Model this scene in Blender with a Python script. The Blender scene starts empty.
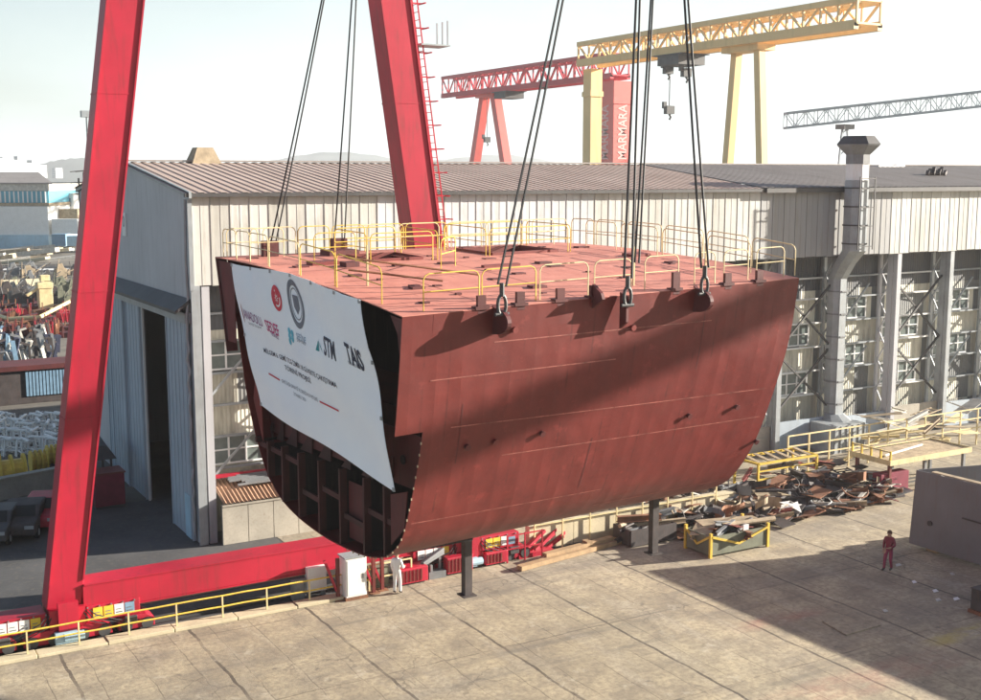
import bpy, bmesh, math, random
from mathutils import Vector, Matrix
R = math.radians
rnd = random.Random(7)
S = bpy.context.scene
COL = S.collection
# ------------------------------------------------------------------ camera
# World axes: X along the long shed facade, Y into the shed, Z up, metres.
FPX = 1200.0
TH = math.atan(175 / FPX)
CP = Vector((-15.3, -52.3, 16.7))
_fh = Vector((.5045, .8634, 0)); _rt = Vector((.8634, -.5045, 0)); _up = Vector((0, 0, 1))
_F = math.cos(TH) * _fh - math.sin(TH) * _up
_U = math.sin(TH) * _fh + math.cos(TH) * _up
cam = bpy.data.cameras.new('camera'); co = bpy.data.objects.new('camera', cam); COL.objects.link(co)
m = Matrix((_rt, _U, -_F)).transposed().to_4x4(); m.translation = CP
co.matrix_world = m
cam.sensor_width = 36; cam.lens = 36 * FPX / 981; cam.clip_start = .5; cam.clip_end = 30000
S.camera = co
# ------------------------------------------------------------------ sky, sun, exposure
SUN_EL, SUN_AZ = 15.5, 15.5            # azimuth measured from +X towards -Y
sd = Vector((math.cos(R(SUN_EL)) * math.cos(R(SUN_AZ)), -math.cos(R(SUN_EL)) * math.sin(R(SUN_AZ)), math.sin(R(SUN_EL))))
W = bpy.data.worlds.new('World'); S.world = W; W.use_nodes = True
nt = W.node_tree; bg = nt.nodes['Background']
sky = nt.nodes.new('ShaderNodeTexSky'); sky.sky_type = 'NISHITA'; sky.sun_disc = False
sky.sun_elevation = R(SUN_EL); sky.sun_rotation = math.atan2(sd.x, sd.y)
sky.air_density = 1.0; sky.dust_density = 2.0; sky.ozone_density = 1.0; sky.altitude = 20
# bright veil added to whiten the overexposed sky, thickest low in the north where the photograph looks
def _w(t, **k):
    o = nt.nodes.new(t)
    for a, b in k.items(): setattr(o, a, b)
    return o
tc = _w('ShaderNodeTexCoord'); sp = _w('ShaderNodeSeparateXYZ'); nt.links.new(tc.outputs['Generated'], sp.inputs[0])
def _mr(sock, a, b):
    r = _w('ShaderNodeMapRange', interpolation_type='SMOOTHSTEP'); nt.links.new(sock, r.inputs[0]); r.inputs[1].default_value = a; r.inputs[2].default_value = b; return r.outputs[0]
def _mm(op, a, b):
    x = _w('ShaderNodeMath', operation=op)
    for i, v in enumerate((a, b)):
        if isinstance(v, (int, float)): x.inputs[i].default_value = v
        else: nt.links.new(v, x.inputs[i])
    return x.outputs[0]
wn_ = _w('ShaderNodeTexNoise'); wn_.inputs['Scale'].default_value = 2.2; wn_.inputs['Detail'].default_value = 5
wm = _w('ShaderNodeMapping'); wm.inputs['Scale'].default_value = (1, 1, 3.5); nt.links.new(tc.outputs['Generated'], wm.inputs[0]); nt.links.new(wm.outputs[0], wn_.inputs['Vector'])
veil = _mm('MULTIPLY', _mr(_mm('ADD', sp.outputs[2], _mm('MULTIPLY', _mm('SUBTRACT', .5, sp.outputs[0]), .25)), .37, .06), _mr(_mm('ADD', _mm('MULTIPLY', sp.outputs[0], .75), _mm('MULTIPLY', sp.outputs[1], .66)), -.25, .75))
veil = _mm('MULTIPLY', veil, _mr(wn_.outputs['Fac'], -.1, .62))
mx = _w('ShaderNodeMix', data_type='RGBA'); nt.links.new(veil, mx.inputs[0]); nt.links.new(sky.outputs[0], mx.inputs[6]); mx.inputs[7].default_value = (5.6, 6.2, 6.2, 1)
nt.links.new(mx.outputs[2], bg.inputs[0]); bg.inputs[1].default_value = .058
sl = bpy.data.lights.new('sun', 'SUN'); so = bpy.data.objects.new('sun', sl); COL.objects.link(so)
sl.energy = 5.0; sl.angle = R(.53); sl.color = (1, .92, .80)
so.rotation_euler = sd.to_track_quat('Z', 'Y').to_euler(); so.location = (0, 0, 80)
S.view_settings.view_transform = 'Standard'; S.view_settings.look = 'None'
S.view_settings.gamma = 1; S.view_settings.exposure = 1.68; S.view_settings.use_curve_mapping = False
S.render.engine = 'CYCLES'; S.cycles.max_bounces = 6; S.cycles.volume_bounces = 2
# ------------------------------------------------------------------ helpers
def ray(x, y): return (FPX * _F + (x - 490.5) * _rt + (350 - y) * _U).normalized()
def G(x, y, z=0.0):
    d = ray(x, y); return CP + d * ((z - CP.z) / d.z)
def PY(x, y, Y):
    d = ray(x, y); return CP + d * ((Y - CP.y) / d.y)
def PXX(x, y, X):
    d = ray(x, y); return CP + d * ((X - CP.x) / d.x)
def PD(x, y, D):
    d = ray(x, y); return CP + d * (D / d.dot(_F))

class MB:
    """collects boxes, bars, tubes and plates; build() links them as one mesh object"""
    def __init__(s): s.v = []; s.f = []; s.mi = []; s.cur = 0
    def add(s, vs, fs):
        o = len(s.v); s.v += [tuple(p) for p in vs]; s.f += [tuple(i + o for i in f) for f in fs]; s.mi += [s.cur] * len(fs)
        return s
    def hexa(s, p):
        return s.add(p, [(0, 3, 2, 1), (4, 5, 6, 7), (0, 1, 5, 4), (1, 2, 6, 5), (2, 3, 7, 6), (3, 0, 4, 7)])
    def box(s, a, b):
        x0, y0, z0 = a; x1, y1, z1 = b
        return s.hexa([(x0, y0, z0), (x1, y0, z0), (x1, y1, z0), (x0, y1, z0), (x0, y0, z1), (x1, y0, z1), (x1, y1, z1), (x0, y1, z1)])
    def beam(s, p, q, w, h=None, up=(0, 0, 1), w2=None, h2=None):
        h = h or w; w2 = w2 or w; h2 = h2 or h
        p = Vector(p); q = Vector(q); d = (q - p).normalized(); u = Vector(up)
        if abs(d.dot(u)) > .98: u = Vector((1, 0, 0))
        r = d.cross(u).normalized(); u = r.cross(d).normalized()
        def ring(c, w, h): return [c - r * w / 2 - u * h / 2, c + r * w / 2 - u * h / 2, c + r * w / 2 + u * h / 2, c - r * w / 2 + u * h / 2]
        return s.hexa(ring(p, w, h) + ring(q, w2, h2))
    def tube(s, pts, r, n=6, closed=False, r2=None, caps=True):
        pts = [Vector(p) for p in pts]; vs = []; N = len(pts)
        pu = None
        for i, p in enumerate(pts):
            d = (pts[min(i + 1, N - 1)] - pts[max(i - 1, 0)]).normalized()
            u = pu or Vector((0, 0, 1))
            if abs(d.dot(u)) > .95: u = Vector((1, 0, 0)) if abs(d.x) < .9 else Vector((0, 1, 0))
            a = d.cross(u).normalized(); b = a.cross(d).normalized(); pu = b
            rr = r if r2 is None else r + (r2 - r) * i / max(1, N - 1)
            vs += [p + (a * math.cos(t) + b * math.sin(t)) * rr for t in [2 * math.pi * k / n for k in range(n)]]
        fs = []
        for i in range(N - 1):
            for k in range(n):
                fs.append((i * n + k, i * n + (k + 1) % n, (i + 1) * n + (k + 1) % n, (i + 1) * n + k))
        if caps: fs += [tuple(range(n - 1, -1, -1)), tuple((N - 1) * n + k for k in range(n))]
        return s.add(vs, fs)
    def quad(s, a, b, c, d): return s.add([a, b, c, d], [(0, 1, 2, 3)])
    def prism(s, poly, ex):
        n = len(poly); ex = Vector(ex)
        vs = [Vector(p) for p in poly] + [Vector(p) + ex for p in poly]
        return s.add(vs, [tuple(range(n - 1, -1, -1)), tuple(range(n, 2 * n))] + [(i, (i + 1) % n, n + (i + 1) % n, n + i) for i in range(n)])
    def build(s, name, mat, parent=None, smooth=False, bevel=0, recalc=True):
        me = bpy.data.meshes.new(name); me.from_pydata(s.v, [], s.f)
        mats = mat if isinstance(mat, (list, tuple)) else [mat]
        for mm in mats: me.materials.append(mm)
        if len(mats) > 1:
            for p, i in zip(me.polygons, s.mi): p.material_index = i
        if recalc:
            bm = bmesh.new(); bm.from_mesh(me); bmesh.ops.recalc_face_normals(bm, faces=bm.faces); bm.to_mesh(me); bm.free()
        if smooth:
            for p in me.polygons: p.use_smooth = True
        o = bpy.data.objects.new(name, me); COL.objects.link(o)
        if parent:
            o.parent = parent; o.matrix_parent_inverse = Matrix.Translation(-Vector(parent.location)) if parent.parent is None else Matrix.Identity(4)
        if bevel:
            b = o.modifiers.new('bevel', 'BEVEL'); b.width = bevel; b.segments = 2; b.limit_method = 'ANGLE'
        return o

def tag(o, label=None, cat=None, group=None, kind=None):
    if label: o['label'] = label
    if cat: o['category'] = cat
    if group: o['group'] = group
    if kind: o['kind'] = kind
    return o
def thing(name, loc, label, cat, group=None):
    o = bpy.data.objects.new(name, None); COL.objects.link(o); o.location = loc; o.empty_display_size = .3
    return tag(o, label, cat, group)
def structure(name, mb, mat, **k): return tag(mb.build(name, mat, **k), kind='structure')
def dup(root, delta, label=None):
    r = root.copy(); COL.objects.link(r); r.location = Vector(root.location) + Vector(delta)
    if label: r['label'] = label
    for ch in list(root.children):
        c = ch.copy(); COL.objects.link(c); c.parent = r
        for g in list(ch.children):
            d = g.copy(); COL.objects.link(d); d.parent = c
    return r

# ------------------------------------------------------------------ materials
def new_mat(name):
    mt = bpy.data.materials.new(name); mt.use_nodes = True
    n = mt.node_tree; return mt, n, n.nodes['Principled BSDF']
class NG:
    def __init__(s, n): s.n = n
    def nd(s, t, **k):
        o = s.n.nodes.new(t)
        for a, b in k.items(): setattr(o, a, b)
        return o
    def link(s, a, b): s.n.links.new(a, b)
    def pos(s):
        return s.nd('ShaderNodeNewGeometry').outputs['Position']
    def noise(s, vec, scale, detail=4, rough=.55, stretch=(1, 1, 1)):
        mp = s.nd('ShaderNodeMapping'); mp.inputs['Scale'].default_value = stretch; s.link(vec, mp.inputs[0])
        t = s.nd('ShaderNodeTexNoise'); t.inputs['Scale'].default_value = scale; t.inputs['Detail'].default_value = detail; t.inputs['Roughness'].default_value = rough
        s.link(mp.outputs[0], t.inputs['Vector']); return t.outputs['Fac']
    def ramp(s, fac, stops):
        r = s.nd('ShaderNodeValToRGB'); e = r.color_ramp.elements
        while len(e) < len(stops): e.new(.5)
        for el, (p, c) in zip(e, stops):
            el.position = p; el.color = (c, c, c, 1) if isinstance(c, (int, float)) else (*c, 1)
        s.link(fac, r.inputs[0]); return r.outputs[0]
    def mix(s, fac, a, b, mode='MIX'):
        x = s.nd('ShaderNodeMix', data_type='RGBA', blend_type=mode)
        for sock, val in ((x.inputs[0], fac), (x.inputs[6], a), (x.inputs[7], b)):
            if isinstance(val, (int, float)): sock.default_value = val
            elif isinstance(val, tuple): sock.default_value = (*val, 1)
            else: s.link(val, sock)
        return x.outputs[2]
    def math(s, op, a, b=None, c=None):
        x = s.nd('ShaderNodeMath', operation=op)
        for i, val in enumerate((a, b, c)):
            if val is None: continue
            if isinstance(val, (int, float)): x.inputs[i].default_value = val
            else: s.link(val, x.inputs[i])
        return x.outputs[0]
    def xyz(s, vec):
        x = s.nd('ShaderNodeSeparateXYZ'); s.link(vec, x.inputs[0]); return x.outputs
    def bump(s, h, strength, dist, bsdf):
        b = s.nd('ShaderNodeBump'); b.inputs['Strength'].default_value = strength; b.inputs['Distance'].default_value = dist
        s.link(h, b.inputs['Height']); s.link(b.outputs[0], bsdf.inputs['Normal'])

def paint(name, c, var=.25, rough=.55, dirt=(.10, .08, .06), dirt_amt=.25, scale=1.2, streak=True, metal=0, bump=.0):
    """weathered paint or metal: large tone drift, vertical streaks, fine grime"""
    mt, n, b = new_mat(name); g = NG(n); p = g.pos()
    n1 = g.noise(p, scale * .5, 5, .6); n2 = g.noise(p, scale * 6, 4, .6, (1, 1, .12) if streak else (1, 1, 1))
    lo = tuple(x * (1 - var) for x in c); hi = tuple(min(1, x * (1 + var * .8)) for x in c)
    col = g.mix(g.ramp(n1, [(.3, 0.), (.7, 1.)]), lo, hi)
    col = g.mix(g.math('MULTIPLY', g.ramp(n2, [(.52, 0.), (.75, 1.)]), dirt_amt), col, dirt)
    g.link(col, b.inputs['Base Color']); b.inputs['Roughness'].default_value = rough; b.inputs['Metallic'].default_value = metal
    if bump: g.bump(n1, bump, .05, b)
    return mt
def plain(name, c, rough=.6, metal=0):
    mt, n, b = new_mat(name); g = NG(n)
    nn = g.noise(g.pos(), 3, 3)
    g.link(g.mix(g.ramp(nn, [(.3, 0.), (.7, 1.)]), tuple(x * .85 for x in c), tuple(min(1, x * 1.12) for x in c)), b.inputs['Base Color'])
    b.inputs['Roughness'].default_value = rough; b.inputs['Metallic'].default_value = metal
    return mt

M = {}
M['crane_red'] = paint('crane_red', (.41, .008, .032), .2, .48, (.16, .02, .022), .6, .8)
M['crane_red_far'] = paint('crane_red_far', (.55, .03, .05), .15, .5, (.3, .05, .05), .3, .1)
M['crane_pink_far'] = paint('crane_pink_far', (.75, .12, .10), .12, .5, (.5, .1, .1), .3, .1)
M['crane_yellow'] = paint('crane_yellow', (.82, .56, .25), .12, .55, (.45, .3, .1), .35, .1)
M['crane_grey'] = paint('crane_grey', (.25, .30, .34), .1, .6)
M['rail_yellow'] = paint('rail_yellow', (.72, .50, .07), .2, .5, (.35, .2, .08), .6, 4)
M['shaded_steel'] = paint('shaded_steel', (.05, .012, .012), .4, .6, (.02, .01, .01), .5, 2)  # hull steel darkened to carry the shade inside the open end
M['pale_yellow'] = paint('pale_yellow', (.70, .58, .32), .2, .55, (.35, .25, .1), .5, 3)
M['maroon_dark'] = paint('maroon_dark', (.10, .018, .018), .3, .6, (.03, .012, .012), .5, 1.2)
M['maroon'] = paint('maroon', (.17, .028, .024), .25, .5, (.08, .02, .02), .4, 1.5)
M['void_shade'] = paint('void_shade', (.018, .012, .013), .3, .7)  # near-black colour paints in the deep shade inside the hull
M['steel'] = paint('steel', (.20, .21, .22), .25, .5, (.12, .07, .04), .4, 2)
M['dark_steel'] = paint('dark_steel', (.06, .06, .062), .3, .55, (.10, .05, .03), .5, 2)
M['rope'] = plain('rope', (.018, .018, .02), .6)
M['galv'] = paint('galv', (.34, .37, .39), .18, .45, (.2, .17, .13), .4, 2, metal=.2)
M['grey_blue'] = paint('grey_blue', (.46, .465, .49), .10, .5, (.2, .2, .22), .35, .5)
M['door_blue'] = paint('door_blue', (.37, .43, .49), .12, .5, (.22, .24, .26), .4, .6)
M['white_paint'] = paint('white_paint', (.78, .78, .76), .06, .5, (.5, .45, .38), .3, 2)
M['concrete'] = paint('concrete', (.40, .37, .31), .22, .85, (.22, .18, .13), .45, 1.5, streak=False, bump=.3)
M['beige_conc'] = paint('beige_conc', (.55, .48, .33), .18, .85, (.3, .24, .15), .45, 2, streak=False)
M['asphalt'] = paint('asphalt', (.075, .075, .078), .35, .85, (.16, .14, .11), .5, .7, streak=False)
M['rust'] = paint('rust', (.23, .10, .05), .4, .8, (.08, .04, .03), .6, 3)
M['rust_tin'] = paint('rust_tin', (.40, .24, .15), .35, .7, (.15, .07, .04), .6, 3)
M['olive'] = paint('olive', (.16, .17, .12), .25, .7, (.12, .07, .04), .5, 3)
M['scrap_tan'] = paint('scrap_tan', (.38, .30, .20), .35, .75, (.12, .08, .05), .5, 4)
M['scrap_pale'] = paint('scrap_pale', (.52, .50, .45), .3, .6, (.2, .14, .1), .5, 4)
M['scrap_dark'] = paint('scrap_dark', (.055, .045, .045), .4, .7, (.12, .06, .04), .5, 4)
M['block_grey'] = paint('block_grey', (.15, .145, .155), .15, .55, (.14, .09, .07), .35, 1)
M['glass_dim'] = plain('glass_dim', (.16, .19, .18), .2)
M['skin'] = plain('skin', (.45, .26, .18), .6)
M['coverall'] = plain('coverall', (.20, .02, .045), .8)
M['coverall2'] = plain('coverall_trousers', (.26, .02, .07), .8)
M['brown_hair'] = plain('brown_hair', (.10, .045, .02), .7)
M['tyre'] = plain('tyre', (.02, .02, .02), .8)
M['navy_cloth'] = plain('navy_cloth', (.03, .035, .07), .8)
M['city'] = plain('city', (.50, .52, .54), .8)
M['city_glass'] = plain('city_glass', (.14, .22, .28), .4)
M['blue_strip'] = paint('blue_strip', (.12, .42, .55), .15, .4, (.1, .3, .4), .3, .3)
M['pale_blue'] = paint('pale_blue', (.38, .55, .66), .12, .5)
M['hill'] = paint('hill', (.05, .075, .075), .3, .95, (.08, .09, .08), .5, .004, streak=False)
M['wood'] = paint('wood', (.36, .24, .13), .3, .8, (.15, .1, .06), .4, 4)

def make_yard():
    mt, n, b = new_mat('yard_concrete'); g = NG(n); p = g.pos(); X, Y, Z = g.xyz(p)
    big = g.noise(p, .10, 5, .6); mid = g.noise(p, .55, 6, .65); fine = g.noise(p, 5, 6, .7)
    band = g.noise(p, .35, 5, .65, (.10, 1, 1))           # tyre wear along the yard
    cross = g.noise(p, .9, 5, .65, (1, .15, 1))
    col = g.mix(g.ramp(big, [(.3, 0.), (.7, 1.)]), (.38, .315, .21), (.56, .475, .325))
    col = g.mix(g.ramp(mid, [(.38, .75), (.62, 0.)]), col, (.22, .185, .14))
    col = g.mix(g.math('MULTIPLY', g.ramp(band, [(.50, 0.), (.66, 1.)]), .55), col, (.17, .16, .145))
    col = g.mix(g.math('MULTIPLY', g.ramp(cross, [(.52, 0.), (.68, 1.)]), .45), col, (.50, .44, .34))
    col = g.mix(g.math('MULTIPLY', g.ramp(fine, [(.38, 1.), (.58, 0.)]), .55), col, (.18, .15, .115))
    spots = g.noise(p, 1.7, 3, .5)
    col = g.mix(g.math('MULTIPLY', g.ramp(spots, [(.66, 0.), (.74, 1.)]), .6), col, (.12, .10, .085))
    # slab joints: every 4.6 m along X, finer ones between, and every 7 m along Y, wobbling a little
    wob = g.math('MULTIPLY', g.math('SUBTRACT', g.noise(p, .8, 3), .5), .25)
    xw = g.math('ADD', X, wob); yw = g.math('ADD', Y, wob)
    def joint(v, per, off, wid):
        t = g.math('ABSOLUTE', g.math('SUBTRACT', g.math('FRACT', g.math('DIVIDE', g.math('ADD', v, off), per)), .5))
        return g.math('LESS_THAN', t, wid / per / 2)
    brk = g.ramp(g.noise(p, .5, 4), [(.40, .15), (.55, 1.)])
    j1 = g.math('MULTIPLY', joint(xw, 4.6, 1.2, .11), g.ramp(g.noise(p, .35, 3), [(.3, .35), (.55, 1.)]))
    j2 = g.math('MULTIPLY', joint(xw, 1.53, .5, .04), g.math('MULTIPLY', brk, .6))
    j3 = g.math('MULTIPLY', joint(yw, 6.5, 1.0, .07), g.math('MULTIPLY', brk, .55))
    jj = g.math('MAXIMUM', j1, g.math('MAXIMUM', j2, j3))
    col = g.mix(g.math('MULTIPLY', jj, .85), col, (.065, .05, .04))
    vd = g.nd('ShaderNodeTexVoronoi', feature='DISTANCE_TO_EDGE'); vd.inputs['Scale'].default_value = .42
    wv = g.nd('ShaderNodeVectorMath', operation='ADD'); nz = g.nd('ShaderNodeTexNoise'); nz.inputs['Scale'].default_value = 1.3; nz.inputs['Detail'].default_value = 5; g.link(p, nz.inputs['Vector']); g.link(p, wv.inputs[0]); g.link(nz.outputs['Color'], wv.inputs[1]); g.link(wv.outputs[0], vd.inputs['Vector'])
    crack = g.math('MULTIPLY', g.math('LESS_THAN', vd.outputs['Distance'], .012), g.ramp(g.noise(p, .22, 3), [(.5, 0.), (.6, 1.)]))
    col = g.mix(g.math('MULTIPLY', crack, .42), col, (.08, .065, .05))
    tyre = g.math('MULTIPLY', g.ramp(g.noise(p, 1.1, 3, .5, (.04, 1, 1)), [(.60, 0.), (.68, 1.)]), g.ramp(g.noise(p, 2.5, 4, .7), [(.3, .2), (.6, 1.)]))
    col = g.mix(g.math('MULTIPLY', tyre, .5), col, (.13, .12, .105))
    pale = g.ramp(g.noise(p, .8, 6, .75), [(.58, 0.), (.66, 1.)])
    col = g.mix(g.math('MULTIPLY', pale, .4), col, (.55, .50, .40))
    oil = g.ramp(g.noise(p, .9, 4, .6), [(.70, 0.), (.76, 1.)]); col = g.mix(g.math('MULTIPLY', oil, .7), col, (.07, .06, .05))
    # worn yellow and red paint dragged over the slabs at the right
    def patch(x0, x1, y0, y1, soft):
        def edge(v, a, bb):
            r = g.nd('ShaderNodeMapRange', interpolation_type='SMOOTHSTEP'); g.link(v, r.inputs[0])
            r.inputs[1].default_value = a; r.inputs[2].default_value = bb; return r.outputs[0]
        return g.math('MULTIPLY', g.math('MULTIPLY', edge(X, x0 - soft, x0 + soft), edge(X, x1 + soft, x1 - soft)), g.math('MULTIPLY', edge(Y, y0 - .25, y0 + .25), edge(Y, y1 + .25, y1 - .25)))
    pn = g.ramp(g.noise(p, 1.6, 5, .7, (.4, 1, 1)), [(.38, 0.), (.62, 1.)])
    col = g.mix(g.math('MULTIPLY', g.math('MULTIPLY', patch(19.2, 26, -25.1, -24.2, .6), pn), .75), col, (.42, .34, .10))
    col = g.mix(g.math('MULTIPLY', g.math('MULTIPLY', patch(11, 19, -26.6, -24.9, 1.5), pn), .28), col, (.36, .12, .10))
    col = g.mix(g.math('MULTIPLY', g.math('MULTIPLY', patch(14.5, 18, -20.6, -19.7, 1), pn), .4), col, (.36, .12, .10))
    g.link(col, b.inputs['Base Color']); b.inputs['Roughness'].default_value = .85
    g.bump(g.math('SUBTRACT', g.math('ADD', g.math('MULTIPLY', mid, .6), g.math('MULTIPLY', fine, .4)), jj), .5, .05, b)
    return mt
M['yard'] = make_yard()

def make_ground():
    mt, n, b = new_mat('earth_ground'); g = NG(n); p = g.pos()
    a = g.noise(p, .02, 6, .6); c = g.noise(p, .3, 6, .65); d = g.noise(p, .08, 4, .6, (.2, 1, 1))
    col = g.mix(g.ramp(a, [(.35, 0.), (.65, 1.)]), (.10, .095, .085), (.20, .18, .15))
    col = g.mix(g.ramp(c, [(.4, .6), (.62, 0.)]), col, (.07, .065, .06))
    col = g.mix(g.math('MULTIPLY', g.ramp(d, [(.5, 0.), (.65, 1.)]), .5), col, (.28, .25, .2))
    g.link(col, b.inputs['Base Color']); b.inputs['Roughness'].default_value = .9
    return mt
M['ground'] = make_ground()

def make_cladding():
    """tall sheets with their own tone each, stains running down from the eave"""
    mt, n, b = new_mat('cladding'); g = NG(n); p = g.pos(); X, Y, Z = g.xyz(p)
    idx = g.math('FLOOR', g.math('DIVIDE', X, .9))
    wn = g.nd('ShaderNodeTexWhiteNoise', noise_dimensions='1D'); g.link(idx, wn.inputs['W'])
    tone = wn.outputs['Value']
    col = g.ramp(tone, [(0., (.46, .455, .415)), (.5, (.57, .565, .525)), (1., (.68, .68, .65))])
    zone = g.math('MULTIPLY', g.math('GREATER_THAN', X, 33.2), g.math('LESS_THAN', X, 44.1))
    grey = g.ramp(tone, [(0., (.27, .275, .28)), (1., (.37, .375, .38))])
    col = g.mix(zone, col, grey)
    z2 = g.math('MULTIPLY', g.math('GREATER_THAN', X, 9.0), g.math('LESS_THAN', X, 21.5))   # newer white sheets
    col = g.mix(g.math('MULTIPLY', z2, .7), col, (.64, .67, .70))
    st = g.noise(p, 2.2, 5, .65, (1, 1, .12)); col = g.mix(g.math('MULTIPLY', g.ramp(st, [(.5, 0.), (.7, 1.)]), .45), col, (.25, .22, .16))
    bl = g.noise(p, .5, 4, .6); col = g.mix(g.math('MULTIPLY', g.ramp(bl, [(.45, 0.), (.7, 1.)]), .35), col, (.30, .30, .29))
    g.link(col, b.inputs['Base Color']); b.inputs['Roughness'].default_value = .5
    g.bump(g.noise(p, 1.5, 3), .15, .05, b)
    return mt
M['cladding'] = make_cladding()

def make_roof(name, c0, c1, st):
    mt, n, b = new_mat(name); g = NG(n); p = g.pos()
    a = g.noise(p, .25, 5, .6); s2 = g.noise(p, 1.2, 5, .65, (1, .12, 1))
    col = g.mix(g.ramp(a, [(.3, 0.), (.7, 1.)]), c0, c1)
    col = g.mix(g.math('MULTIPLY', g.ramp(s2, [(.5, 0.), (.7, 1.)]), .5), col, st)
    g.link(col, b.inputs['Base Color']); b.inputs['Roughness'].default_value = .6
    return mt
M['roof_tan'] = make_roof('roof_tan', (.40, .305, .255), (.49, .385, .33), (.29, .205, .165))
M['roof_grey'] = make_roof('roof_grey', (.24, .215, .20), (.30, .27, .255), (.16, .14, .13))

def make_backwall():
    mt, n, b = new_mat('translucent_sheets'); g = NG(n); p = g.pos(); X, Y, Z = g.xyz(p)
    cmb = g.nd('ShaderNodeCombineXYZ'); g.link(g.math('FLOOR', g.math('DIVIDE', X, 1.24)), cmb.inputs[0]); g.link(g.math('FLOOR', g.math('DIVIDE', Z, 1.5)), cmb.inputs[1])
    wn = g.nd('ShaderNodeTexWhiteNoise', noise_dimensions='2D'); g.link(cmb.outputs[0], wn.inputs['Vector'])
    col = g.ramp(wn.outputs['Value'], [(0., (.13, .14, .145)), (.30, (.20, .205, .20)), (.36, (.52, .50, .41)), (1., (.74, .71, .58))])
    top = g.math('GREATER_THAN', Z, 9.6); col = g.mix(top, col, (.10, .105, .115))  # upper band painted dark for the shade under the soffit
    st = g.noise(p, 3, 5, .65, (1, 1, .15)); col = g.mix(g.math('MULTIPLY', g.ramp(st, [(.48, 0.), (.68, 1.)]), .5), col, (.16, .14, .11))
    rib = g.math('SINE', g.math('MULTIPLY', X, 2 * math.pi / .2))
    g.link(col, b.inputs['Base Color']); b.inputs['Roughness'].default_value = .55
    g.bump(rib, .35, .03, b); return mt
M['backwall'] = make_backwall()

def make_hull(name, c0, c1, st, rough, bumpy):
    mt, n, b = new_mat(name); g = NG(n); p = g.pos()
    a = g.noise(p, .9, 7, .68); s2 = g.noise(p, 2.4, 6, .68, (1, 1, .25)); f = g.noise(p, 11, 5, .7)
    col = g.mix(g.ramp(a, [(.3, 0.), (.7, 1.)]), c0, c1)
    col = g.mix(g.math('MULTIPLY', g.ramp(s2, [(.48, 0.), (.7, 1.)]), .32), col, st)
    col = g.mix(g.math('MULTIPLY', g.ramp(f, [(.55, 0.), (.75, 1.)]), .18), col, tuple(min(1, x * 2.0) for x in c1))
    sc = g.noise(p, 2.5, 6, .7, (.25, .25, 1.6))
    col = g.mix(g.math('MULTIPLY', g.ramp(sc, [(.60, 0.), (.72, 1.)]), .25), col, tuple(x * .5 for x in c0))
    g.link(col, b.inputs['Base Color']); b.inputs['Roughness'].default_value = rough
    X, Y, Z = g.xyz(p)
    # plating slightly pulled in between the frames behind it, uneven from bay to bay
    bay = g.math('MULTIPLY', g.math('ABSOLUTE', g.math('SINE', g.math('MULTIPLY', X, math.pi / .75))), g.ramp(g.noise(p, .45, 3, .6), [(.35, 0.), (.7, 1.)]))
    lon = g.math('MULTIPLY', g.math('ABSOLUTE', g.math('SINE', g.math('MULTIPLY', Z, math.pi / .8))), g.ramp(g.noise(p, .6, 3, .6), [(.4, 0.), (.7, .7)]))
    # heat marks and rubbed patches where stiffeners were welded on the inside
    burn = g.math('MULTIPLY', g.math('GREATER_THAN', g.math('ABSOLUTE', g.math('SINE', g.math('MULTIPLY', X, math.pi / .75))), .992), g.ramp(g.noise(p, 1.1, 4, .65), [(.5, 0.), (.62, .45)]))
    col = g.mix(burn, col, tuple(x * .45 for x in c0))
    sp_ = g.ramp(g.noise(p, 1.7, 6, .72), [(.60, 0.), (.66, 1.)])
    col = g.mix(g.math('MULTIPLY', sp_, .30), col, tuple(min(1, x * 1.7 + .01) for x in c1))
    run = g.ramp(g.noise(p, 3.0, 4, .6, (1, 1, .06)), [(.62, 0.), (.72, 1.)])
    col = g.mix(g.math('MULTIPLY', run, .14), col, (.16, .06, .03))
    g.link(col, b.inputs['Base Color'])
    pl = g.noise(p, .55, 2, .5)
    g.bump(g.math('ADD', g.math('ADD', pl, g.math('MULTIPLY', bay, -.16)), g.math('ADD', g.math('MULTIPLY', f, .03), g.math('MULTIPLY', lon, -.12))), bumpy, .12, b)
    return mt
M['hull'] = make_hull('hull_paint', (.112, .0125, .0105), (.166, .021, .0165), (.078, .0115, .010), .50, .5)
M['deck'] = make_hull('deck_sunlit', (.49, .175, .130), (.59, .24, .18), (.40, .125, .095), .65, .25)  # hull red lightened to imitate sun on the deck
def make_banner():
    mt, n, b = new_mat('banner_cloth'); g = NG(n); p = g.pos()
    a = g.noise(p, .8, 4, .6); col = g.mix(g.ramp(a, [(.3, 0.), (.7, 1.)]), (.84, .88, .96), (.90, .93, .98))
    g.link(col, b.inputs['Base Color']); b.inputs['Roughness'].default_value = .7
    g.bump(g.noise(p, 1.6, 4), .25, .08, b); return mt
M['banner'] = make_banner()
for k, c in dict(ink_dark=(.03, .04, .07), ink_grey=(.16, .18, .22), ink_red=(.60, .04, .07), ink_magenta=(.55, .05, .20), ink_violet=(.22, .07, .22), ink_cyan=(.10, .45, .60), ink_teal=(.03, .28, .30), ink_yellow=(.75, .55, .05), ink_blue=(.18, .30, .42), ink_white=(.8, .8, .78), ink_brown=(.35, .10, .12), ink_pink=(.80, .45, .42)).items():
    M[k] = plain(k, c, .6)
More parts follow.
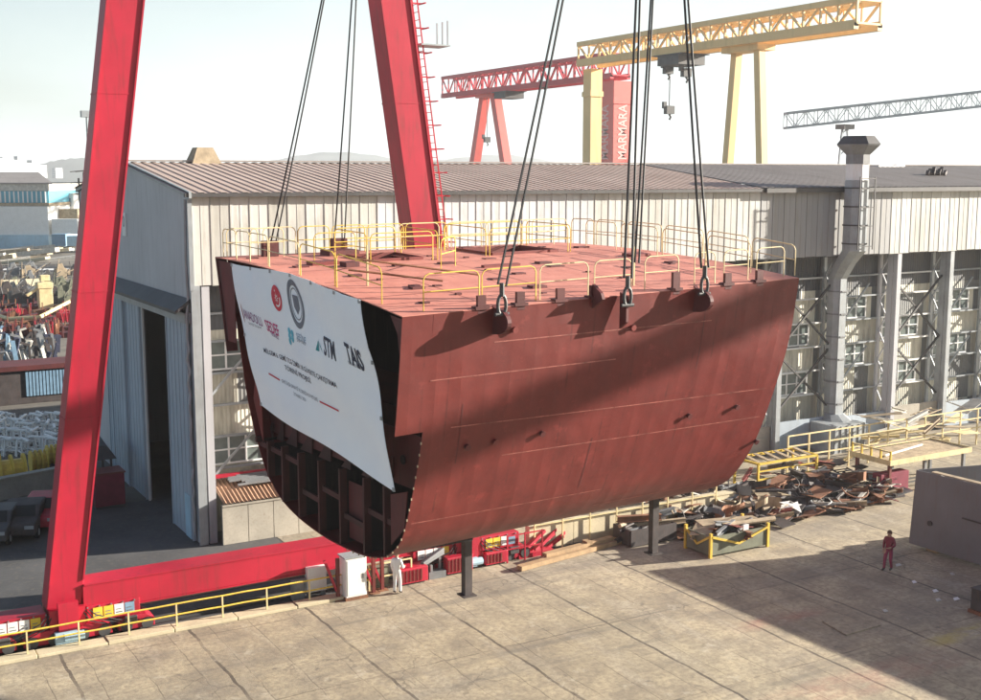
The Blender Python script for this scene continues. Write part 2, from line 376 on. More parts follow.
# ================================================================== GROUND
def sheet(x0, y0, x1, y1, z): return MB().quad((x0, y0, z), (x1, y0, z), (x1, y1, z), (x0, y1, z))
structure('ground', sheet(-9000, -9000, 12000, 12000, -.02), M['ground'])
structure('yard_pavement', sheet(-80, -120, 140, -9.9, 0), M['yard'])
structure('yard_pavement_strip', sheet(3.4, -9.9, 140, -.02, 0), M['yard'])
structure('crane_lane', sheet(-80, -9.3, 3.4, 9, -.012), M['asphalt'])
k = MB()
for i in range(18):                                     # kerb laid in lengths with open joints
    x0 = -40 + i * 2.4
    k.box((x0, -9.92, 0), (x0 + 2.37, -9.32 + .03 * math.sin(i), .13 + .015 * math.sin(i * 2.3)))
structure('kerb', k, M['beige_conc'], bevel=.02)
k = MB(); k.box((-60, -6.3, -.1), (3.3, -5.6, .10)); structure('rear_kerb', k, M['beige_conc'])
k = MB()
for y in (-8.55, -8.05):
    k.box((-60, y - .04, 0), (60, y + .04, .07))
structure('crane_rail', k, M['dark_steel'])

# ================================================================== SHED
SHX = 84.0
shed = thing('warehouse', (0, 0, 0), 'long grey and cream corrugated steel fabrication shed behind the hanging hull section', 'building')
RY, RZ, EZ, SW = 11.3, 17.35, 15.95, 22.7
rb = MB()
def roof_panel(mb, x0, x1, lift=0):
    n = int((x1 - x0) / .5)
    for i in range(n):
        xa = x0 + (x1 - x0) * i / n; xb = x0 + (x1 - x0) * (i + 1) / n; xm = xa + .16
        for (ya, za, yb, zb) in ((-.35, EZ - .04, RY, RZ), (RY, RZ, SW + .35, EZ - .04)):
            h = .035
            mb.quad((xa, ya, za + lift), (xm, ya, za + lift), (xm, yb, zb + lift), (xa, yb, zb + lift))
            mb.quad((xm, ya, za + h + lift), (xb - .12, ya, za + h + lift), (xb - .12, yb, zb + h + lift), (xm, yb, zb + h + lift))
            mb.quad((xm, ya, za + lift), (xm, ya, za + h + lift), (xm, yb, zb + h + lift), (xm, yb, zb + lift))
            mb.quad((xb - .12, ya, za + h + lift), (xb - .12, ya, za + lift), (xb - .12, yb, zb + lift), (xb - .12, yb, zb + h + lift))
            mb.quad((xb - .12, ya, za + lift), (xb, ya, za + lift), (xb, yb, zb + lift), (xb - .12, yb, zb + lift))
roof_panel(rb, -.3, 33.2)
tag(rb.build('roof', M['roof_tan'], shed, recalc=False), 'pinkish tan ribbed roof sheets')
rb = MB(); roof_panel(rb, 33.2, SHX, .06)
tag(rb.build('roof', M['roof_grey'], shed, recalc=False), 'darker grey brown roof sheets')
rb = MB(); rb.beam((-.35, RY, RZ + .09), (SHX, RY, RZ + .12), .6, .08); rb.build('ridge_cap', M['roof_grey'], shed)
g_ = MB(); g_.box((-.3, -.42, EZ - .2), (33.1, -.22, EZ - .03)); g_.box((33.3, -.5, EZ - .26), (SHX, -.24, EZ)); g_.build('gutter', M['dark_steel'], shed)
# cladding band over the facade
LZ = 11.85
cl = MB()
def clad(mb, x0, x1, y, z0, z1, pitch, rib):
    n = int(round((x1 - x0) / pitch))
    for i in range(n):
        a = x0 + i * pitch; b = a + pitch
        mb.box((a, y, z0 + .03 * math.sin(i * 5.1)), (b - .012, y + .05, z1))
        mb.box((a, y - rib, z0 + .02), (a + .09, y - .001, z1 - .05))
        mb.box((a + pitch * .5, y - rib * .45, z0 + .02), (a + pitch * .5 + .05, y - .001, z1 - .05))
clad(cl, 0, SHX, -.05, LZ, EZ - .05, .9, .022)
cl.build('cladding', M['cladding'], shed)
sf = MB(); sf.box((.1, .02, LZ - .05), (SHX, 1.7, LZ + .03)); sf.build('soffit', M['dark_steel'], shed)
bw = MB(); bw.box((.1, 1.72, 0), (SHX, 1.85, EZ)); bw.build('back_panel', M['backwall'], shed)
rw = MB(); rw.box((0, SW - .1, 0), (SHX, SW, EZ)); rw.box((SHX - .1, .1, 0), (SHX, SW - .15, EZ)); rw.build('rear_wall', M['grey_blue'], shed)
# columns: laced twin chords at every bay
NB = 17
for i in range(NB):
    x = .45 + 4.95 * i
    c = MB(); c.box((x - .05, -.02, 0), (x + .30, .16, LZ - .06)); c.box((x + .08, .16, 0), (x + .16, .42, LZ - .06)); c.box((x + .02, .42, 0), (x + .07, .85, LZ - .06))  # solid side plates added behind the front chord for darker shaded bands
    c.box((x, 1.42, 0), (x + .24, 1.58, LZ - .06))
    z = .15; s = 1
    while z < LZ - 1.0:
        a, b = ((.85, 1.42) if s > 0 else (1.42, .85))
        c.beam((x + .12, a, z), (x + .12, b, z + .95), .07); z += .95; s = -s
    tone = [M['galv'], M['grey_blue'], M['white_paint']][0 if i not in (9, 10) else (2 if i == 10 else 0)]
    c.build('column', M['galv'] if i % 3 else M['grey_blue'], shed)
# girts, braces, windows, base walls per bay
for i in range(NB - 1):
    x0 = .45 + 4.95 * i + .35; x1 = x0 + 4.95 - .40
    gt = MB()
    for z in (3.1, 4.6, 6.1, 7.6, 9.1, 10.4):
        gt.beam((x0, 1.50, z), (x1, 1.50, z), .16, .10)
    gt.build('girt', M['white_paint'] if i % 2 else M['galv'], shed)
    br = MB()
    for (za, zb) in ((2.4, 6.2), (6.2, 10.2)):
        if i % 2: br.beam((x0, .5, za), (x1, .62, zb), .11); br.beam((x0, .7, zb), (x1, .60, za), .11)
        else: br.beam((x0, 1.15, za + .2), (x1 - 1.2, 1.15, zb - .3), .10)
    br.build('brace', M['dark_steel'] if i % 2 else M['galv'], shed)
    for z0 in ((3.3, 7.8) if i == 0 else (3.25, 6.3) if i % 2 else (4.75, 7.75)):
        w = MB(); n = 4; za, zb = z0, z0 + 1.25
        wx0, wx1 = x0 + .3, x1 - .9
        for j in range(n + 1): xx = wx0 + (wx1 - wx0) * j / n; w.box((xx - .04, 1.60, za), (xx + .04, 1.70, zb))
        w.box((wx0 + .04, 1.605, (za + zb) / 2 - .035), (wx1 - .04, 1.695, (za + zb) / 2 + .035)); w.box((wx0 - .04, 1.59, zb), (wx1 + .04, 1.705, zb + .08)); w.box((wx0 - .04, 1.59, za - .08), (wx1 + .04, 1.705, za))
        wo = w.build('window', M['white_paint'], shed)
        MB().box((wx0, 1.66, za), (wx1, 1.69, zb)).build('pane', M['glass_dim'], wo)
    bs = MB(); bs.box((x0 - .28, .45, 0), (x1, .60, 1.75 + .1 * math.sin(i * 3))); bs.box((x0, .40, .9), (x1 - .1, .445, 1.0))
    if i: bs.build('base_wall', M['door_blue'] if i % 3 else M['concrete'], shed)
# lean-to at the first bays: low panelled wall with a rusty corrugated cover
lt = thing('lean_to', (0, -.3, 0), 'low concrete panelled lean-to with rusty corrugated cover against the left end of the shed', 'lean-to')
w = MB()
for j in range(9): w.box((.85 + j * 1.22, -.55, 0), (.85 + j * 1.22 + 1.19, -.40, 1.78))
w.box((.85, -.60, 1.78), (11.85, -.36, 1.86)); w.build('wall', M['concrete'], lt)
w = MB(); n = 56
for j in range(n):
    xa = .9 + j * .195; w.quad((xa, -.62, 1.90), (xa + .10, -.62, 1.98), (xa + .10, 1.3, 2.66), (xa, 1.3, 2.58)); w.quad((xa + .10, -.62, 1.98), (xa + .195, -.62, 1.90), (xa + .195, 1.3, 2.58), (xa + .10, 1.3, 2.66))
w.build('roof', M['rust_tin'], lt)
w = MB(); w.beam((.9, .95, 2.85), (11, .95, 2.85), .16); w.build('red_pipe', M['crane_red'], lt)
w = MB()
for j in range(7): w.beam((1.5 + rnd.random() * 1.2, .3 + j * .1, 2.50 + j * .05), (5.2 + rnd.random() * 3, .3 + j * .1, 2.52 + j * .05), .09)
w.build('stored_bar', M['steel'], lt)
# gable end, in shade
ga = MB()
def gz(y): return EZ + (RZ - EZ) * (1 - abs(y - RY) / RY) - .1
n = 25
for j in range(n):
    ya = SW * j / n; yb = SW * (j + 1) / n - .012
    ga.add([(0, ya, 11.05), (0, yb, 11.05), (0, yb, gz(yb)), (0, ya, gz(ya)), (.12, ya, 11.05), (.12, yb, 11.05), (.12, yb, gz(yb)), (.12, ya, gz(ya))],
           [(3, 2, 1, 0), (4, 5, 6, 7), (0, 1, 5, 4), (1, 2, 6, 5), (2, 3, 7, 6), (3, 0, 4, 7)])
ga.build('gable_wall', M['grey_blue'], shed)
vt = MB()
vt.prism([(-.14, -.45, EZ - .25), (-.14, RY, RZ - .16), (-.14, SW + .4, EZ - .25), (-.14, SW + .4, EZ + .02), (-.14, RY, RZ + .12), (-.14, -.45, EZ + .02)], (.12, 0, 0)); vt.build('verge_trim', M['galv'], shed)
aw = MB(); aw.add([(-.05, .2, 11.25), (-.05, 16.6, 11.25), (-.75, 16.6, 10.75), (-.75, .2, 10.75), (-.05, .2, 11.1), (-.05, 16.6, 11.1), (-.75, 16.6, 10.6), (-.75, .2, 10.6)], [(0, 3, 2, 1), (4, 5, 6, 7), (0, 1, 5, 4), (1, 2, 6, 5), (2, 3, 7, 6), (3, 0, 4, 7)])
aw.build('awning', M['dark_steel'], shed)
hd = MB(); hd.box((-.30, .3, 10.15), (-.02, 16.7, 10.62)); hd.build('door_track', M['galv'], shed)
lw = MB(); lw.box((0, 16.7, 0), (.12, SW, 11.0)); lw.box((0, 8.9, 0), (.1, 16.7, 11.0)); lw.box((0, .05, 0), (.1, 4.1, 11.0)); lw.box((0, 4.1, 10.2), (.1, 8.9, 11.0)); lw.build('gable_base_wall', M['grey_blue'], shed)
for (ya, yb, xo) in ((.55, 3.95, -.16), (8.85, 11.9, -.16), (11.98, 15.2, -.26), (15.25, 16.6, -.16)):
    d = MB(); d.box((xo, ya, .05), (xo + .1, yb, 10.2))
    for yy in (ya, yb - .1): d.box((xo - .05, yy, .05), (xo - .001, yy + .1, 10.2))
    for j in range(int((yb - ya) / .6)): d.box((xo - .02, ya + .3 + j * .6, .2), (xo - .001, ya + .34 + j * .6, 10.1))
    do = d.build('sliding_door', M['door_blue'], shed)
d = MB(); d.box((-.2, .9, .05), (-.17, 1.75, 2.1)); d.build('wicket_door', M['pale_blue'], shed)
fr = MB(); fr.box((-.1, 4.02, 0), (-.0, 4.14, 10.2)); fr.box((-.1, 8.72, 0), (-.0, 8.84, 10.2)); fr.build('door_frame', M['white_paint'], shed)
cp = MB(); cp.box((-.1, -.12, 0), (.30, -.055, LZ)); cp.box((-.14, -.16, LZ - .2), (.06, -.06, EZ - .3)); cp.build('corner_trim', M['galv'], shed)
dp = MB(); pts = [(-.12, .25, EZ - .3), (-.18, .25, 13), (-.12, .28, 11.3), (-.22, .3, 10.4)] + [(-.2 + .05 * math.sin(z * 7), .3 + .06 * math.sin(z * 5), 10 - z) for z in [j * .5 for j in range(20)]]
dp.tube(pts, .07, 6); dp.build('drain_pipe', M['galv'], shed)
fl = MB(); fl.box((.2, 2, -.01), (SHX - .2, SW - .2, .012)); fl.build('floor', M['asphalt'], shed)
sg = MB(); pA = PXX(124, 212, 0); sg.box((-.06, pA.y - .45, 13.55), (-.005, pA.y + .35, 14.75)); so_ = sg.build('sign', M['white_paint'], shed)
sg = MB(); 
for a_ in range(12):
    t0, t1 = a_ * math.pi / 6, (a_ + 1) * math.pi / 6
    sg.beam((-.066, pA.y - .05 + .18 * math.cos(t0), 14.3 + .26 * math.sin(t0)), (-.066, pA.y - .05 + .18 * math.cos(t1), 14.3 + .26 * math.sin(t1)), .05, .01, (1, 0, 0))
sg.build('sign_mark', M['ink_grey'], so_)
# roof vent at the ridge
rv = MB(); rv.hexa([(3.35, 10.7, 17.2), (5.0, 10.7, 17.2), (5.0, 12.2, 17.2), (3.35, 12.2, 17.2), (3.75, 11, 18.15), (4.6, 11, 18.15), (4.6, 11.9, 18.15), (3.75, 11.9, 18.15)])
tag(rv.build('roof_vent', M['scrap_tan']), 'small beige tapered vent cowl on the shed roof ridge at the left', 'roof vent')
p = PY(935, 180, 5); q = MB()
for j in range(7): q.beam((p.x - .8 + j * .28, 5, 16.75), (p.x - .5 + j * .3, 5.2 + .1 * (j % 2), 16.95 + .12 * (j % 3)), .22)
tag(q.build('roof_debris', M['scrap_dark']), 'dark lump of leftover sheet lying on the grey roof slope', 'roof debris')
p = PY(890, 168, 10.4); q = MB(); q.box((p.x - 1.4, 10.2, 17.28), (p.x + .6, 10.9, 17.42)); q.box((p.x + .7, 10.3, 17.28), (p.x + 1.5, 10.8, 17.5))
tag(q.build('ridge_skylight', M['white_paint']), 'flat white skylight box beside the ridge right of the exhaust stack', 'skylight')
# exhaust stack
es = thing('exhaust_stack', (40, -.9, 0), 'tall grey sheet metal exhaust stack with capped top against the shed facade', 'exhaust stack')
def octo(cx, cy, r, z): return [(cx + r * math.cos(math.pi / 8 + t * math.pi / 4), cy + r * math.sin(math.pi / 8 + t * math.pi / 4), z) for t in range(8)]
def loft(mb, rings):
    n = len(rings[0]); vs = [p for r in rings for p in r]; fs = []
    for i in range(len(rings) - 1):
        for k_ in range(n): fs.append((i * n + k_, i * n + (k_ + 1) % n, (i + 1) * n + (k_ + 1) % n, (i + 1) * n + k_))
    fs += [tuple(range(n - 1, -1, -1)), tuple((len(rings) - 1) * n + k_ for k_ in range(n))]
    return mb.add(vs, fs)
CX = 39.95
sk = MB(); loft(sk, [octo(40.4, .55, .62, 1.9), octo(40.3, .55, .60, 10.4), octo(40.1, -.2, .68, 11.4), octo(CX, -1.0, .74, 12.2), octo(CX, -1.0, .74, 16.4)]); sk.build('duct', M['galv'], es)
sk = MB(); loft(sk, [octo(CX, -1.0, .70, 16.4), octo(CX, -1.0, .70, 17.35)]); tag(sk.build('collar', M['white_paint'], es), 'white collar section')
sk = MB(); loft(sk, [octo(CX, -1.0, .74, 17.35), octo(CX, -1.0, .74, 17.9), octo(CX, -1.0, 1.32, 18.45), octo(CX, -1.0, 1.32, 18.5)]); sk.build('hood', M['steel'], es)
sk = MB(); loft(sk, [octo(CX, -1.0, 1.36, 18.5), octo(CX, -1.0, .95, 18.98)]); sk.build('cap', M['dark_steel'], es)
for z in (2.6, 4.0, 5.4, 6.8, 8.2, 9.6):
    q = MB(); loft(q, [octo(40.36, .55, .67, z), octo(40.36, .55, .67, z + .09)]); q.build('ring', M['steel'], es)
for z in (12.6, 13.7, 14.8, 15.9):
    q = MB(); loft(q, [octo(CX, -1.0, .79, z), octo(CX, -1.0, .79, z + .08)]); q.build('ring', M['dark_steel'], es)
q = MB()
for dx in (-.62, .62): q.beam((CX + dx, -1.85, 12.3), (CX + dx, -1.85, 16.6), .06)
for z in (12.5, 13.7, 14.8, 15.9, 16.5): q.beam((CX - .62, -1.85, z), (CX + .62, -1.85, z), .05)
q.build('ladder_guard', M['dark_steel'], es)
q = MB(); q.hexa([(38.3, -1.6, 0), (40.9, -1.6, 0), (40.9, .35, 0), (38.3, .35, 0), (38.3, -1.6, 1.7), (40.9, -1.6, 1.7), (40.9, .35, 1.7), (38.3, .35, 1.7)])
for j in range(6): q.box((38.35 + j * .5, -1.65, .05), (38.42 + j * .5, -1.601, 1.66))
loft(q, [octo(40.0, -.2, .9, 1.7), octo(40.3, .4, .63, 2.0)]); q.build('fan_housing', M['galv'], es)
# ================================================================== HULL SECTION
YAW = R(4.3); YA = R(2.3); HO = Vector((-.8, -22.8, 0))
HA = Vector((math.cos(YA), math.sin(YA), 0)); HB = Vector((-math.sin(YAW), math.cos(YAW), 0))
HL = 15.5
HSC = .88
def H(s, b, z): return CP + (HO + HA * s + HB * b + Vector((0, 0, z)) - CP) * HSC
hull = thing('hull_section', tuple(H(8, 6.8, 4.6)), 'huge dark red ship hull section hanging from slings above the yard', 'hull section')
SEC0 = [(.12, 12.82), (.31, 11.31), (.60, 9.44), (.98, 7.89), (1.63, 6.05), (2.24, 5.36), (3.04, 4.97), (4.53, 4.77), (6.8, 4.78), (9.04, 5.10), (10.4, 5.65), (11.3, 6.5), (12.3, 8.4), (12.85, 10.6), (13.2, 12.2), (13.6, 13.73)]
SEC1 = [(.12, 13.18), (.46, 11.06), (1.12, 9.01), (1.95, 7.03), (2.85, 5.72), (3.65, 5.08), (4.7, 4.66), (5.8, 4.5), (6.9, 4.48), (8.6, 4.6), (10.2, 5.2), (11.2, 6.2), (12.1, 8.0), (12.8, 10.2), (13.3, 12.2), (13.7, 13.8)]
def resample(P, n):
    P = [Vector((a, b, 0)) for a, b in P]; out = []
    N = len(P)
    dense = []
    for i in range(N - 1):
        p0, p1, p2, p3 = P[max(i - 1, 0)], P[i], P[i + 1], P[min(i + 2, N - 1)]
        for t in [k / 12 for k in range(12)]:
            dense.append(.5 * ((2 * p1) + (-p0 + p2) * t + (2 * p0 - 5 * p1 + 4 * p2 - p3) * t * t + (-p0 + 3 * p1 - 3 * p2 + p3) * t ** 3))
    dense.append(P[-1])
    L = [0]
    for a, b in zip(dense, dense[1:]): L.append(L[-1] + (b - a).length)
    j = 0
    for k in range(n):
        t = L[-1] * k / (n - 1)
        while j < len(L) - 2 and L[j + 1] < t: j += 1
        f = (t - L[j]) / max(1e-9, L[j + 1] - L[j]); out.append(dense[j].lerp(dense[j + 1], f))
    return out
NK = 73
Q0, Q1 = resample(SEC0, NK), resample(SEC1, NK)
def surf(s, k, off=0.0):
    """point on the shell: s along the block, k section parameter 0..NK-1, off = distance inwards"""
    t = s / HL; k0 = int(min(NK - 2, max(0, math.floor(k)))); f = k - k0
    def at(i): return Q0[i].lerp(Q1[i], t)
    p = at(k0).lerp(at(k0 + 1), f); d = (at(min(NK - 1, k0 + 2)) - at(max(0, k0 - 1))).normalized()
    nrm = Vector((-d.y, d.x, 0))            # inward (section runs near top -> keel -> far top)
    p = p + nrm * off
    return H(s, p.x, p.y)
KN = next(k for k in range(NK) if Q0[k].y < 9.5)            # near side step in the cut
KF = max(k for k in range(NK) if Q0[k].y < 10.6)            # far side step
def slow(k): return 1.0 - .55 * k / (NK - 1)
def shell(name, k0, k1, s0f, s1, ns, mat, th=.035, step=1):
    mb = MB(); ks = list(range(k0, k1 + 1, step)); outer = []; nK = len(ks)
    ring = lambda off: [surf(s0f(k) + (s1 - s0f(k)) * i / ns, k, off) for k in ks for i in range(ns + 1)]
    vs = ring(0) + ring(th); o = nK * (ns + 1); w = ns + 1; fs = []
    for a in range(nK - 1):
        for i in range(ns):
            q = (a * w + i, a * w + i + 1, (a + 1) * w + i + 1, (a + 1) * w + i)
            fs.append(q); fs.append(tuple(o + x for x in reversed(q)))
    for a in range(nK - 1):
        for i in (0, ns): fs.append((a * w + i, (a + 1) * w + i, o + (a + 1) * w + i, o + a * w + i))
    for i in range(ns):
        for a in (0, nK - 1): fs.append((a * w + i, a * w + i + 1, o + a * w + i + 1, o + a * w + i))
    mb.add(vs, fs); ob = mb.build(name, mat, hull)
    for p in ob.data.polygons: p.use_smooth = True
    e = ob.modifiers.new('edge', 'EDGE_SPLIT'); e.split_angle = R(40)
    return ob
shell('shell_plating', 0, NK - 1, slow, HL, 16, M['hull'])
shell('forward_strake', 0, KN, lambda k: 0.0, .985, 1, M['hull'])
shell('forward_strake', KF, NK - 1, lambda k: 0.0, .42, 1, M['maroon_dark'])
# deck
def dz(s, b):
    t = s / HL; f = b / 13.7
    za = 12.82 + (13.18 - 12.82) * t; zb = 13.73 + (13.8 - 13.73) * t
    return za + (zb - za) * f + .22 * 4 * f * (1 - f)
def deckpt(s, b, h=0): return H(s, b, dz(s, b) + h)
dk = MB(); NS, NBk = 32, 27
holes = set()
def bb(j): return .13 + (13.55 - .13) * j / NBk
for (sa, sb, ba, bb_) in ((9.0, 11.9, 9.2, 11.4), (4.2, 5.8, 9.0, 11.2)):
    for i in range(NS):
        for j in range(NBk):
            sm = (i + .5) * HL / NS; bm = (bb(j) + bb(j + 1)) / 2
            if sa < sm < sb and ba < bm < bb_: holes.add((i, j))
vs = [deckpt(i * HL / NS, bb(j)) for i in range(NS + 1) for j in range(NBk + 1)]; nn = len(vs)
vs += [deckpt(i * HL / NS, bb(j), -.03) for i in range(NS + 1) for j in range(NBk + 1)]
fs = []; w_ = NBk + 1
for i in range(NS):
    for j in range(NBk):
        if (i, j) in holes: continue
        q = (i * w_ + j, (i + 1) * w_ + j, (i + 1) * w_ + j + 1, i * w_ + j + 1); fs.append(q); fs.append(tuple(nn + x for x in reversed(q)))
        for (di, dj, e) in ((-1, 0, (0, 3)), (1, 0, (1, 2)), (0, -1, (0, 1)), (0, 1, (3, 2))):
            ii, jj = i + di, j + dj
            if (ii, jj) in holes or not (0 <= ii < NS and 0 <= jj < NBk):
                fs.append((q[e[0]], q[e[1]], nn + q[e[1]], nn + q[e[0]]))
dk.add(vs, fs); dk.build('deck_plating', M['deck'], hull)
# hatch coamings round the two openings and low fittings
def dbar(mb, s0, b0, s1, b1, h0, h1, t=.06):
    a, b = deckpt(s0, b0), deckpt(s1, b1)
    mb.beam(a + Vector((0, 0, (h0 + h1) / 2)), b + Vector((0, 0, (h0 + h1) / 2)), t, h1 - h0)
for (sa, sb, ba, bb_) in ((9.0, 12.0, 9.07, 11.56), (4.0, 6.0, 9.07, 11.06)):
    c = MB()
    for seg in ((sa, ba, sb, ba), (sb, ba, sb, bb_), (sb, bb_, sa, bb_), (sa, bb_, sa, ba)): dbar(c, *seg, -.5, .09)
    c.build('hatch_coaming', M['maroon'], hull)
for (s0, b0, w, l, h) in ((1.6, 8.9, 1.0, .5, .12), (2.4, 8.0, .5, .5, .16), (6.6, 6.0, 1.5, .2, .08), (13.3, 6.2, .9, .6, .10), (3.6, 11.6, 1.2, .8, .2)):
    q = MB(); a = deckpt(s0, b0)
    q.hexa([deckpt(s0, b0), deckpt(s0 + w, b0), deckpt(s0 + w, b0 + l), deckpt(s0, b0 + l), deckpt(s0, b0, h), deckpt(s0 + w, b0, h), deckpt(s0 + w, b0 + l, h), deckpt(s0, b0 + l, h)])
    q.build('deck_fitting', M['maroon_dark'] if h > .15 else M['maroon'], hull)
# small pads scattered over the deck and loose bars
q = MB()
for j in range(36):
    s, b = rnd.uniform(.5, 15.5), rnd.uniform(.6, 12.8); w = rnd.uniform(.07, .26)
    if (8.8 < s < 12.2 and 8.9 < b < 11.7) or (3.8 < s < 6.2 and 8.9 < b < 11.2): continue
    p = deckpt(s, b); q.box(p - Vector((w, w * .7, .02)), p + Vector((w, w * .7, rnd.uniform(.02, .06))))
tag(q.build('deck_pad', M['maroon_dark'], hull), kind='stuff')
for s in (3.0, 6.2, 9.3, 12.6):
    q = MB(); q.add([deckpt(s - .012, .2 + 13 * j / 14, .004) for j in range(15)] + [deckpt(s + .012, .2 + 13 * j / 14, .004) for j in range(15)], [(j, j + 1, j + 16, j + 15) for j in range(14)]); q.build('weld_seam', M['maroon'], hull)
for b in (2.6, 5.2, 7.7):
    q = MB(); q.add([deckpt(.2 + 15.6 * j / 14, b - .02, .004) for j in range(15)] + [deckpt(.2 + 15.6 * j / 14, b + .02, .004) for j in range(15)], [(j, j + 1, j + 16, j + 15) for j in range(14)]); q.build('weld_seam', M['maroon'], hull)
# strake seams on the near shell: narrow pale weld beads, broken here and there
M['weld'] = paint('weld', (.30, .095, .075), .6, .6, (.14, .02, .018), 1.0, 5, streak=False)
for z0, z1, br in ((11.85, 12.0, (.2, .75)), (10.9, 11.05, (0, .5)), (9.44, 9.25, (.12, .97)), (8.3, 8.15, (.25, .98)), (6.45, 6.25, (.0, .55)), (5.75, 5.5, (.55, .97))):
    ka = min(range(NK // 2), key=lambda k: abs(Q0[k].y - z0)); 
    def kf(Q, z):
        for k in range(NK // 2):
            if Q[k].y >= z >= Q[k + 1].y: return k + (Q[k].y - z) / (Q[k].y - Q[k + 1].y)
    ka, kb = kf(Q0, z0), kf(Q1, z1); mb = MB(); n = 60; vs = []; fs = []
    for i in range(n + 1):
        s = max(1.02, HL * (br[0] + (br[1] - br[0]) * i / n)); k = ka + (kb - ka) * s / HL
        vs += [surf(s, k - .05, -.012), surf(s, k + .05, -.012)]
        if i: fs.append((2 * i - 2, 2 * i, 2 * i + 1, 2 * i - 1))
    mb.add(vs, fs).build('weld_seam', M['weld'], hull)
for s, ka, kb in ((2.2, 8, 13.5), (7.4, 13.5, 19), (11.3, 1.5, 8)):
    mb = MB(); vs = []; fs = []
    for i in range(13):
        k = ka + (kb - ka) * i / 12; vs += [surf(s - .02, k, -.006), surf(s + .02, k, -.006)]
        if i: fs.append((2 * i - 2, 2 * i - 1, 2 * i + 1, 2 * i))
    mb.add(vs, fs).build('weld_seam', M['maroon_dark'], hull)
# bolts and sockets on the near shell
for (x, y) in ((468, 448), (495, 444), (543, 437), (688, 416), (737, 409), (757, 438), (512, 330), (629, 330)):
    best = min(((Vector((surf(s, k).x, surf(s, k).y, surf(s, k).z)), s, k) for s in [1 + i * .25 for i in range(60)] for k in range(0, 28)), key=lambda t: (lambda q: (q[0] - x) ** 2 + (q[1] - y) ** 2)((490.5 + FPX * (t[0] - CP).dot(_rt) / (t[0] - CP).dot(_F), 350 - FPX * (t[0] - CP).dot(_U) / (t[0] - CP).dot(_F))))
    p = best[0]; o = surf(best[1], best[2], -.09); q = MB(); q.tube([p, o], .07, 8); q.tube([o, surf(best[1], best[2], -.12)], .09, 8)
    q.build('shell_stud', M['maroon'] if rnd.random() < .5 else M['maroon_dark'], hull)
# front opening: web plates, bulkheads, floors and stiffeners
def sect_poly(s, zlo, zhi, off=.05, bmin=-1, bmax=99, n=NK):
    t = s / HL; pts = []
    for k in range(n):
        p = Q0[k].lerp(Q1[k], t); d = (Q0[min(n - 1, k + 1)] - Q0[max(0, k - 1)]).normalized(); p = p + Vector((-d.y, d.x, 0)) * off
        pts.append((p.x, p.y))
    return [(b, z) for b, z in pts if zlo <= z <= zhi and bmin <= b <= bmax]
def plate(name, s, poly, mat, th=.03): return MB().prism([H(s, b, z) for b, z in poly], HA * th).build(name, mat, hull)
pl = sect_poly(5.2, 8.9, 13.3); plate('inner_bulkhead', 5.2, pl, M['void_shade'])
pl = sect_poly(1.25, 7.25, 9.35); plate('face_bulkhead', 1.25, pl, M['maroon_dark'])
pl = sect_poly(4.2, 4.6, 7.3); plate('inner_bulkhead', 4.2, pl, M['void_shade'])
pl = sect_poly(HL - .25, 4.4, 13.75); plate('end_light_stop', HL - .25, pl, M['maroon'])  # unseen end plate added to keep the sun out of the hull
# tank top between the two
MB().hexa([H(2.2, 1.0, 9.36), H(5.2, 1.0, 9.3), H(5.2, 12.6, 9.5), H(2.2, 12.6, 9.5), H(2.2, 1.0, 9.40), H(5.2, 1.0, 9.34), H(5.2, 12.6, 9.54), H(2.2, 12.6, 9.54)]).build('tank_top', M['maroon_dark'], hull)
plate('corner_web', .06, [(12.05, 10.72), (12.78, 10.72), (13.1, 12.2), (13.5, 13.62), (12.0, 13.58)], M['maroon_dark'])
plate('corner_web', .12, [(.2, 12.72), (1.0, 12.78), (.62, 12.3), (.44, 11.3), (.42, 11.3)], M['maroon_dark'])
# lower bay: vertical webs with brackets and lightening frames
def lowz(b):
    pts = [(p.x, p.y) for p in Q0]; i = min(range(6, NK - 6), key=lambda k: abs(pts[k][0] - b) + (0 if pts[k][1] < 7.5 else 50)); return pts[i][1] + .06
for b in (2.9, 4.1, 5.6, 7.0, 8.4, 9.6, 10.7, 11.6):
    z0 = lowz(b); ss = slow((b / 13.6) * NK) + .12
    q = MB(); q.beam(H(ss, b, z0), H(ss, b, 7.3), .10, .22, HA); q.build('web_stiffener', M['shaded_steel'], hull)
    q = MB(); bw_, bh_ = rnd.uniform(.5, 1.0), rnd.uniform(.5, 1.1); q.prism([H(1.22, b, 7.2), H(1.22, b + bw_, 7.2), H(1.22, b + .45 * bw_, 7.2 + bh_ * .45), H(1.22, b + .1, 7.2 + bh_), H(1.22, b - .05, 7.2 + bh_)], HA * -.04); q.build('bracket', M['shaded_steel'], hull)
    q = MB(); q.prism([H(ss + .1, b + .02, z0), H(4.1, b + .02, z0), H(4.1, b + .02, 7.2), H(ss + .1, b + .02, 7.2)], HB * .02); q.build('floor_web', M['void_shade'], hull)
for (b0, b1, z) in ((2.6, 4.1, 6.2), (5.6, 7.0, 6.3), (7.0, 8.4, 5.9), (8.4, 9.6, 6.9), (9.6, 11.6, 7.0), (4.1, 5.6, 5.7)):
    ss = slow((b0 / 13.6) * NK) + .10; q = MB(); q.beam(H(ss, b0, z), H(ss, b1, z + .06), .08, .16); q.build('stringer', M['shaded_steel'], hull)
plate('frame_plate', 1.05, [(4.15, 5.0), (5.5, 5.0), (5.5, 6.9), (4.15, 6.9)], M['maroon_dark'])
plate('frame_plate', 1.15, [(8.5, 5.35), (9.1, 5.4), (9.1, 7.0), (8.5, 7.0)], M['shaded_steel'])
